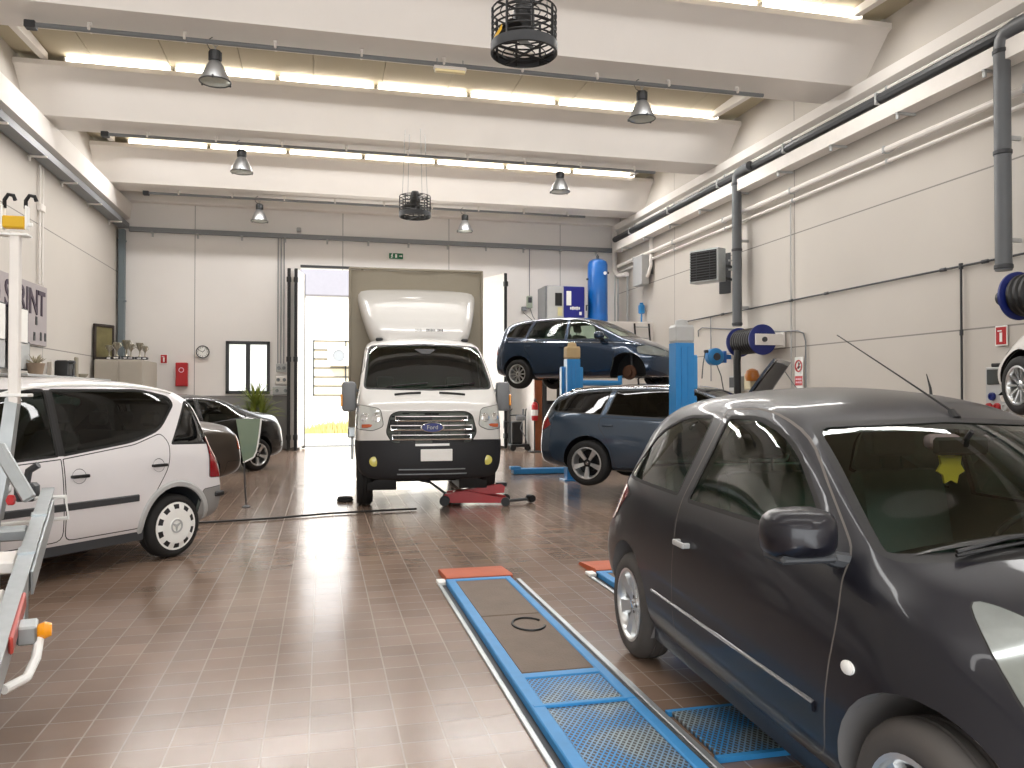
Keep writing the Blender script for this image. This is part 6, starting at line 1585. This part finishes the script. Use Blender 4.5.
def on_cab(px, back=0.0): p = atX(px, 370, XL + .30); return (XL + .26 - back, p.y, 1.855)
o = thing('potted_plant', 'small dried plant in a clay pot on the white cabinet', 'plant', on_cab(38))
b = B(); b.lathe([(0, 0), (.11, 0), (.15, .20), (.16, .22), (.14, .22), (0, .19)], n=20); obj('pot', b, mat('clay', '9b8672', .8), o)
b = B()
for k in range(40):
    a = random.uniform(0, 6.28); L = random.uniform(.1, .22); e_ = random.uniform(.3, 1.4); d = Vector((math.cos(a) * math.cos(e_), math.sin(a) * math.cos(e_), math.sin(e_))); b.tube([Vector((0, 0, .19)), Vector((0, 0, .2)) + d * L * .6, Vector((0, 0, .2)) + d * L], [.008, .01, .003], n=4)
tag(obj('leaves', b, mat('dry_leaf', 'a39a82', .8), o), kind='stuff')
o = thing('card_stand', 'pale square card standing on the white cabinet', 'card', on_cab(52), .5); b = B(); b.box((0, 0, .14), (.03, .30, .28), bev=.01); obj('card', b, mat('pale_card', 'cfc6bb', .7), o); b = B(); b.box((.05, 0, .01), (.10, .2, .02)); obj('foot', b, 'lgrey', o)
o = thing('coffee_machine', 'small black coffee machine on the white cabinet', 'machine', on_cab(65)); b = B(); b.box((0, 0, .17), (.26, .26, .34), bev=.05, seg=2); obj('body', b, 'black', o); b = B(); b.box((.16, .0, .30), (.12, .16, .07), bev=.02); obj('spout', b, 'dgrey', o); b = B(); b.box((.14, 0, .02), (.16, .22, .03), bev=.008); obj('drip_tray', b, 'dgrey', o)
o = thing('letter_ornament', 'dark letter-shaped ornament on the white cabinet beside the black machine', 'ornament', on_cab(74), PI / 2); b = B(); 
b.prism([(-.12, 0), (-.12, .36), (-.07, .36), (.08, .10), (.08, .36), (.13, .36), (.13, 0), (.08, 0), (-.07, .26), (-.07, 0)], -.02, .02, RX(PI / 2)); obj('letter', b, 'dgrey', o); b = B(); b.box((.30, 0, .22), (.16, .05, .44), bev=.01); obj('backing_card', b, 'tarp', o)
o = thing('small_bowl', 'small pale bowl on the white cabinet near the trophies', 'bowl', on_cab(84)); b = B(); b.lathe([(0, 0), (.06, 0), (.12, .07), (.13, .10), (.11, .08), (.05, .02), (0, .02)], n=20); obj('bowl', b, 'tarp', o)
tc_ = thing('tall_cabinet', 'beige-grey cabinet in the left back corner carrying the trophies', 'cabinet', (XL + .62, 21.3, 0))
b = B(); b.box((0, 0, 1.17), (1.05, 1.7, 2.34), bev=.012); obj('body', b, mat('beige_grey', 'b3aca0', .6), tc_)
for s in (-1, 1): b = B(); b.box((.27 * s, -.86, 1.2), (.50, .03, 2.2), bev=.006); d = obj('door', b, mat('beige_grey', 'b3aca0', .6), tc_); b = B(); b.box((.06 * s, -.885, 1.3), (.02, .03, .2), bev=.005); obj('handle', b, 'grey', d)
ZT_ = 2.345
fr = thing('picture_frame', 'dark framed picture leaning on the left wall on the beige cabinet', 'picture', (XL + .20, 20.85, ZT_), math.radians(62))
b = B(); 
for x, z, w2, h2 in ((-.29, .42, .07, .86), (.29, .42, .07, .86), (0, .03, .60, .07), (0, .82, .60, .07)): b.box((x, 0, z), (w2, .05, h2), bev=.008)
obj('frame', b, mat('dark_wood', '2c221c', .5), fr)
b = B(); b.box((0, .005, .42), (.54, .02, .76)); obj('picture', b, mat('picture_olive', '6d6540', .6, vary=.6, scale=4), fr)
def trophy(h, wd_):
    t = thing('trophy', '', 'trophy'); b = B(); b.box((0, 0, h * .08), (wd_, wd_, h * .16), bev=.006); obj('base', b, 'black', t)
    b = B(); b.lathe([(0, h * .16), (wd_ * .28, h * .17), (wd_ * .10, h * .26), (wd_ * .09, h * .45), (wd_ * .30, h * .60), (wd_ * .46, h * .82), (wd_ * .48, h * .9), (wd_ * .42, h * .9), (0, h * .6)], n=18)
    obj('cup', b, mat('trophy_metal', 'aaa596', .3, .8, vary=.4, scale=20), t)
    for s in (-1, 1): b = B(); b.tube([(s * wd_ * .3, 0, h * .6), (s * wd_ * .62, 0, h * .72), (s * wd_ * .46, 0, h * .85)], wd_ * .05, n=5); obj('handle', b, mat('trophy_metal', 'aaa596', .3, .8), t)
    b = B(); b.box((0, -wd_ * .5 - .002, h * .08), (wd_ * .6, .004, h * .08)); obj('plaque', b, 'chrome', t)
    return t
T0 = trophy(.40, .15); T0.name = 'trophy'
names = ['leftmost trophy cup on the beige cabinet, next to the picture', 'second trophy cup from the left on the beige cabinet', 'third and tallest trophy cup on the beige cabinet', 'fourth trophy cup from the left on the beige cabinet', 'fifth trophy cup from the left on the beige cabinet', 'rightmost trophy cup on the beige cabinet']
for k, (dx, dy, sc) in enumerate(((.05, -.55, .85), (.24, -.66, 1.0), (.40, -.44, 1.18), (.55, -.66, .92), (.70, -.46, 1.02), (.86, -.66, .8))):
    o = T0 if k == 0 else copy_tree(T0); o.location = (XL + .32 + dx, 21.2 + dy, ZT_); o.scale = (sc * 1.12,) * 3; tag(o, names[k], 'trophy', 'trophies on the beige cabinet')

# ------------------------------------------------------------------ galvanised trailer at the left edge
tl = thing('trailer', 'galvanised trailer with a tall white mast, red reflector and amber side lamp', 'trailer', (0, 0, 0))
A0, A1 = atD(-16, 690, 2.95), atD(47, 496, 5.3)
fwd = (A1 - A0).normalized(); side = fwd.cross(Vector((0, 0, 1))).normalized(); upv = side.cross(fwd)
Rm = Matrix((fwd, -side, upv)).transposed().to_4x4(); L = (A1 - A0).length
b = B(); b.X = TR(A0) @ Rm; y0 = .05
b.prism([(-.034, -.10), (.034, -.10), (.034, -.08), (-.02, -.08), (-.02, .0), (.034, .0), (.034, .02), (-.034, .02)], -.3, L, Matrix(((0, 0, 1, 0), (1, 0, 0, 0), (0, 1, 0, 0), (0, 0, 0, 1))))
b.box((L * .5, .0, .025), (L + .2, .075, .012)); b.box((L * .70, -.045, -.05), (L * .5, .012, .12)); b.box((L * .55, .0, .036), (.10, .085, .012)); b.box((L * .8, .0, .036), (.06, .085, .012)); obj('side_beam', b, 'galv', tl)
for x, wd_ in ((.45, .10), (.95, .16), (1.5, .18), (2.0, .10)):
    b = B(); b.X = TR(A0) @ Rm; b.box((x, .75, -.04), (wd_, 1.4, .07), bev=.01); obj('cross_member', b, 'white' if wd_ > .12 else 'galv', tl)
b = B(); b.X = TR(A0) @ Rm; b.box((.5, .62, -.30), (1.2, .9, .34), bev=.02); obj('battery_box', b, 'black', tl)
b = B(); b.X = TR(A0) @ Rm; b.box((.60, -.045, .0), (.50, .018, .08), bev=.008); tag(obj('reflector_strip', b, mat('red_reflector', 'c04a40', .4, coat=.4), tl), 'red reflector strip')
b = B(); b.X = TR(A0) @ Rm; b.box((.57, -.085, -.04), (.10, .075, .085), bev=.008); obj('lamp_bracket', b, 'galv', tl)
cl = TR(A0) @ Rm @ Vector((.57, -.150, -.04)); b = B(); b.X = TR(cl); b.lathe([(0, -.032), (.028, -.028), (.038, 0), (.028, .028), (0, .032)], ax=side, n=18); tag(obj('side_lamp', b, 'amber', tl), 'amber side lamp')
b = B(); b.X = TR(A0) @ Rm; b.tube([(.56, -.13, -.07), (.47, -.125, -.12), (.36, -.10, -.15), (.26, -.03, -.14)], .020, n=10); obj('lamp_guard', b, 'plate', tl)
# rack rails and clamp at the far end
for dz, x1_ in ((.0, .30), (-.10, .30)):
    pass
b = B(); b.X = TR(A1) ; b.tube([Vector((-.9, .1, -.03)), Vector((-.28, .0, -.02)), Vector((.13, -.06, .0)), Vector((.15, -.07, -.14)), Vector((-.28, -.02, -.18)), Vector((-.9, .08, -.22))], .014, n=6); tag(obj('rack_rail', b, 'plate', tl))
b = B(); b.X = TR(A1); b.box((-.12, 0, .03), (.13, .12, .12), bev=.02); b.tube([(-.13, 0, .05), (-.11, 0, .17), (-.05, -.01, .21)], .024, n=8); tag(obj('clamp', b, 'dgrey', tl), 'dark clamp lever')
b = B(); b.X = TR(A1 + Vector((-.42, .05, .02))); b.tube([(.17 * math.cos(a), .12 * math.sin(a), .02 + .05 * math.sin(a)) for a in [2 * PI * k / 24 for k in range(24)]], .02, n=8, closed=True); b.box((0, 0, .0), (.22, .15, .05), bev=.02); obj('winch', b, 'lgrey', tl)
# mast with yellow head
m0, m1 = atD(15, 404, 5.0), atD(15, 232, 5.0)
b = B(); b.box((m0 + m1) / 2, (.058, .058, (m1 - m0).length), bev=.006); obj('mast', b, 'white', tl)
b = B(); b.box(m1 + Vector((0, 0, .06)), (.13, .07, .075), bev=.008)
obj('mast_head', b, 'yellow', tl)
b = B(); b.box(m1 + Vector((0, 0, -.02)), (.17, .09, .012)); 
for s in (-1, 1): b.box(m1 + Vector((s * .068, 0, .09)), (.012, .06, .15), bev=.003)
b.cyl(m1 + Vector((.07, 0, .05)), m1 + Vector((.10, 0, .05)), .012, n=8); obj('head_frame', b, 'plate', tl)
b = B()
for s in (-1, 1):
    c = m1 + Vector((s * .06, 0, .15)); b.tube([c, c + Vector((0, 0, .05)), c + Vector((.02, 0, .085)), c + Vector((.05, 0, .08)), c + Vector((.06, 0, .05))], .013, n=6)
obj('hook', b, 'black', tl)
q0, q1, q2 = atD(13, 400, 5.0), atD(3, 470, 4.9), atD(30, 500, 4.7)
b = B(); b.tube([q0 + Vector((.02, 0, .02)), q0, q1, q1 + Vector((-.05, 0, -.3))], [.045, .05, .055, .06], n=4); obj('mast_foot', b, 'galv', tl)
b = B(); b.box(q0 + Vector((-.04, 0, .03)), (.28, .10, .02), bev=.004); obj('foot_plate', b, 'plate', tl)
d = (q2 - atD(-3, 445, 4.7)); c = (q2 + atD(-3, 445, 4.7)) / 2
b = B(); b.X = TR(c) @ rot_to(d, (0, 1, 0)).to_4x4(); b.box((0, 0, 0), (.05, .075, d.length), bev=.012); obj('lever_arm', b, 'galv', tl)
b = B(); p = atD(11, 500, 4.7); b.cyl(p + Vector((0, -.02, .0)), p + Vector((0, .02, 0)), .022, n=14); b.box(p + Vector((0, 0, 0)), (.04, .035, .06), bev=.008); tag(obj('knob', b, 'red', tl), 'red knob')
# wheels and legs that carry it, outside the picture
for yy in (.25, 1.25):
    b = B(); c = TR(A0) @ Rm @ Vector((1.2, yy, 0)); b.X = TR((c.x, c.y, .28)); b.lathe([(0, -.08), (.2, -.08), (.28, -.05), (.28, .05), (.2, .08), (0, .08)], ax=side, n=26); obj('wheel', b, 'rubber', tl)
b = B(); 
for x in (.2, 1.9): c = TR(A0) @ Rm @ Vector((x, .6, -.08)); b = B(); b.cyl((c.x, c.y, 0), c, .03, n=8); obj('support_leg', b, 'galv', tl)
b = B()
c1 = TR(A0) @ Rm @ Vector((1.2, .0, -.08)); c2 = TR(A0) @ Rm @ Vector((1.2, 1.4, -.08)); b.cyl((c1.x, c1.y, .28), c1, .03, n=8); b.cyl((c1.x, c1.y, .28), (c2.x, c2.y, .28), .04, n=8)
obj('axle', b, 'galv', tl)
b = B(); b.cyl((q1.x - .05, q1.y, 0), (q1.x - .05, q1.y, q1.z - .25), .04, n=8); obj('mast_leg', b, 'galv', tl)

# ------------------------------------------------------------------ yard seen through the doorway
bd = thing('factory_building', 'pale overexposed building across the yard, seen through the doorway', 'building', (3, 38, 0))
b = B(); b.box((0, 3, 3.05), (46, 6, 6.1)); obj('wall', b, mat('facade_white', 'e9e4dc', .8), bd)
b = B(); b.box((0, 2.9, 6.85), (46.4, 6.2, 1.5), bev=.05); obj('roof_fascia', b, mat('fascia_grey', '77757c', .6), bd)
for x in (-6.4, -1.2, 4.0):
    wn = B(); wn.box((x, -.02, 2.75), (4.4, .10, 2.6)); fo = obj('window', wn, mat('window_cream', 'ddd0b4', .5), bd)
    b = B()
    for k in range(7): b.box((x, -.10, 1.5 + .42 * k), (4.4, .05, .05))
    for k in range(4): b.box((x - 2.2 + 1.466 * k, -.10, 2.75), (.06, .05, 2.6))
    obj('grille', b, 'dgrey', fo)
ac = thing('air_conditioner', 'white outdoor air-conditioner unit on the building across the yard', 'air conditioner', (.74, 37.55, 2.95)); ac.scale = (.75, 1, .75)
b = B(); b.box((0, 0, .45), (1.3, .45, 1.15), bev=.03); obj('casing', b, 'white', ac)
b = B(); b.lathe([(.36, 0), (.38, .02), (.36, .04)], c=(.0, -.22, .48), ax=(0, -1, 0), n=28, closed=False); b.lathe([(0, .01), (.35, .01)], c=(0, -.22, .48), ax=(0, -1, 0), n=28); obj('fan_grille', b, 'grey', ac)
b = B()
for x in (-.4, .4): b.box((x, .1, -.15), (.06, .5, .06))
obj('bracket', b, 'grey', ac)
b = B(); b.box((0, 0, .55), (30, .3, 1.1), bev=.03); struct('wall_yard', b, 'white').location = (3, 33, 0)
b = B()
for k in range(900):
    x = random.gauss(0, 1.2); y = random.uniform(-.3, .3); h_ = random.uniform(.15, .5) * math.exp(-(x / 1.5) ** 2) + .08; a = random.uniform(-.5, .5)
    b.loft([[(x - .02, y, 0), (x + .02, y, 0)], [(x + a * .1 - .015, y, h_ * .6), (x + a * .1 + .015, y, h_ * .6)], [(x + a * .3, y, h_), (x + a * .3 + .004, y, h_)]])
tag(obj('grass_clump', b, mat('dry_grass', 'b5a86a', .8, vary=.3), loc=(.6, 32.4, -.02), flip=False), 'clump of yellow-green grass along the low wall in the yard', 'grass', kind='stuff')
dg = B(); dg.box((0, 0, 0), (5.1, .30, .015)); 
for k in range(40): dg.box((-2.5 + .128 * k, 0, .012), (.03, .28, .012))
tag(obj('drain_grate', dg, 'grey', loc=(1.9, 24.2, -.012)), 'grey drain grate across the doorway outside', 'grate')
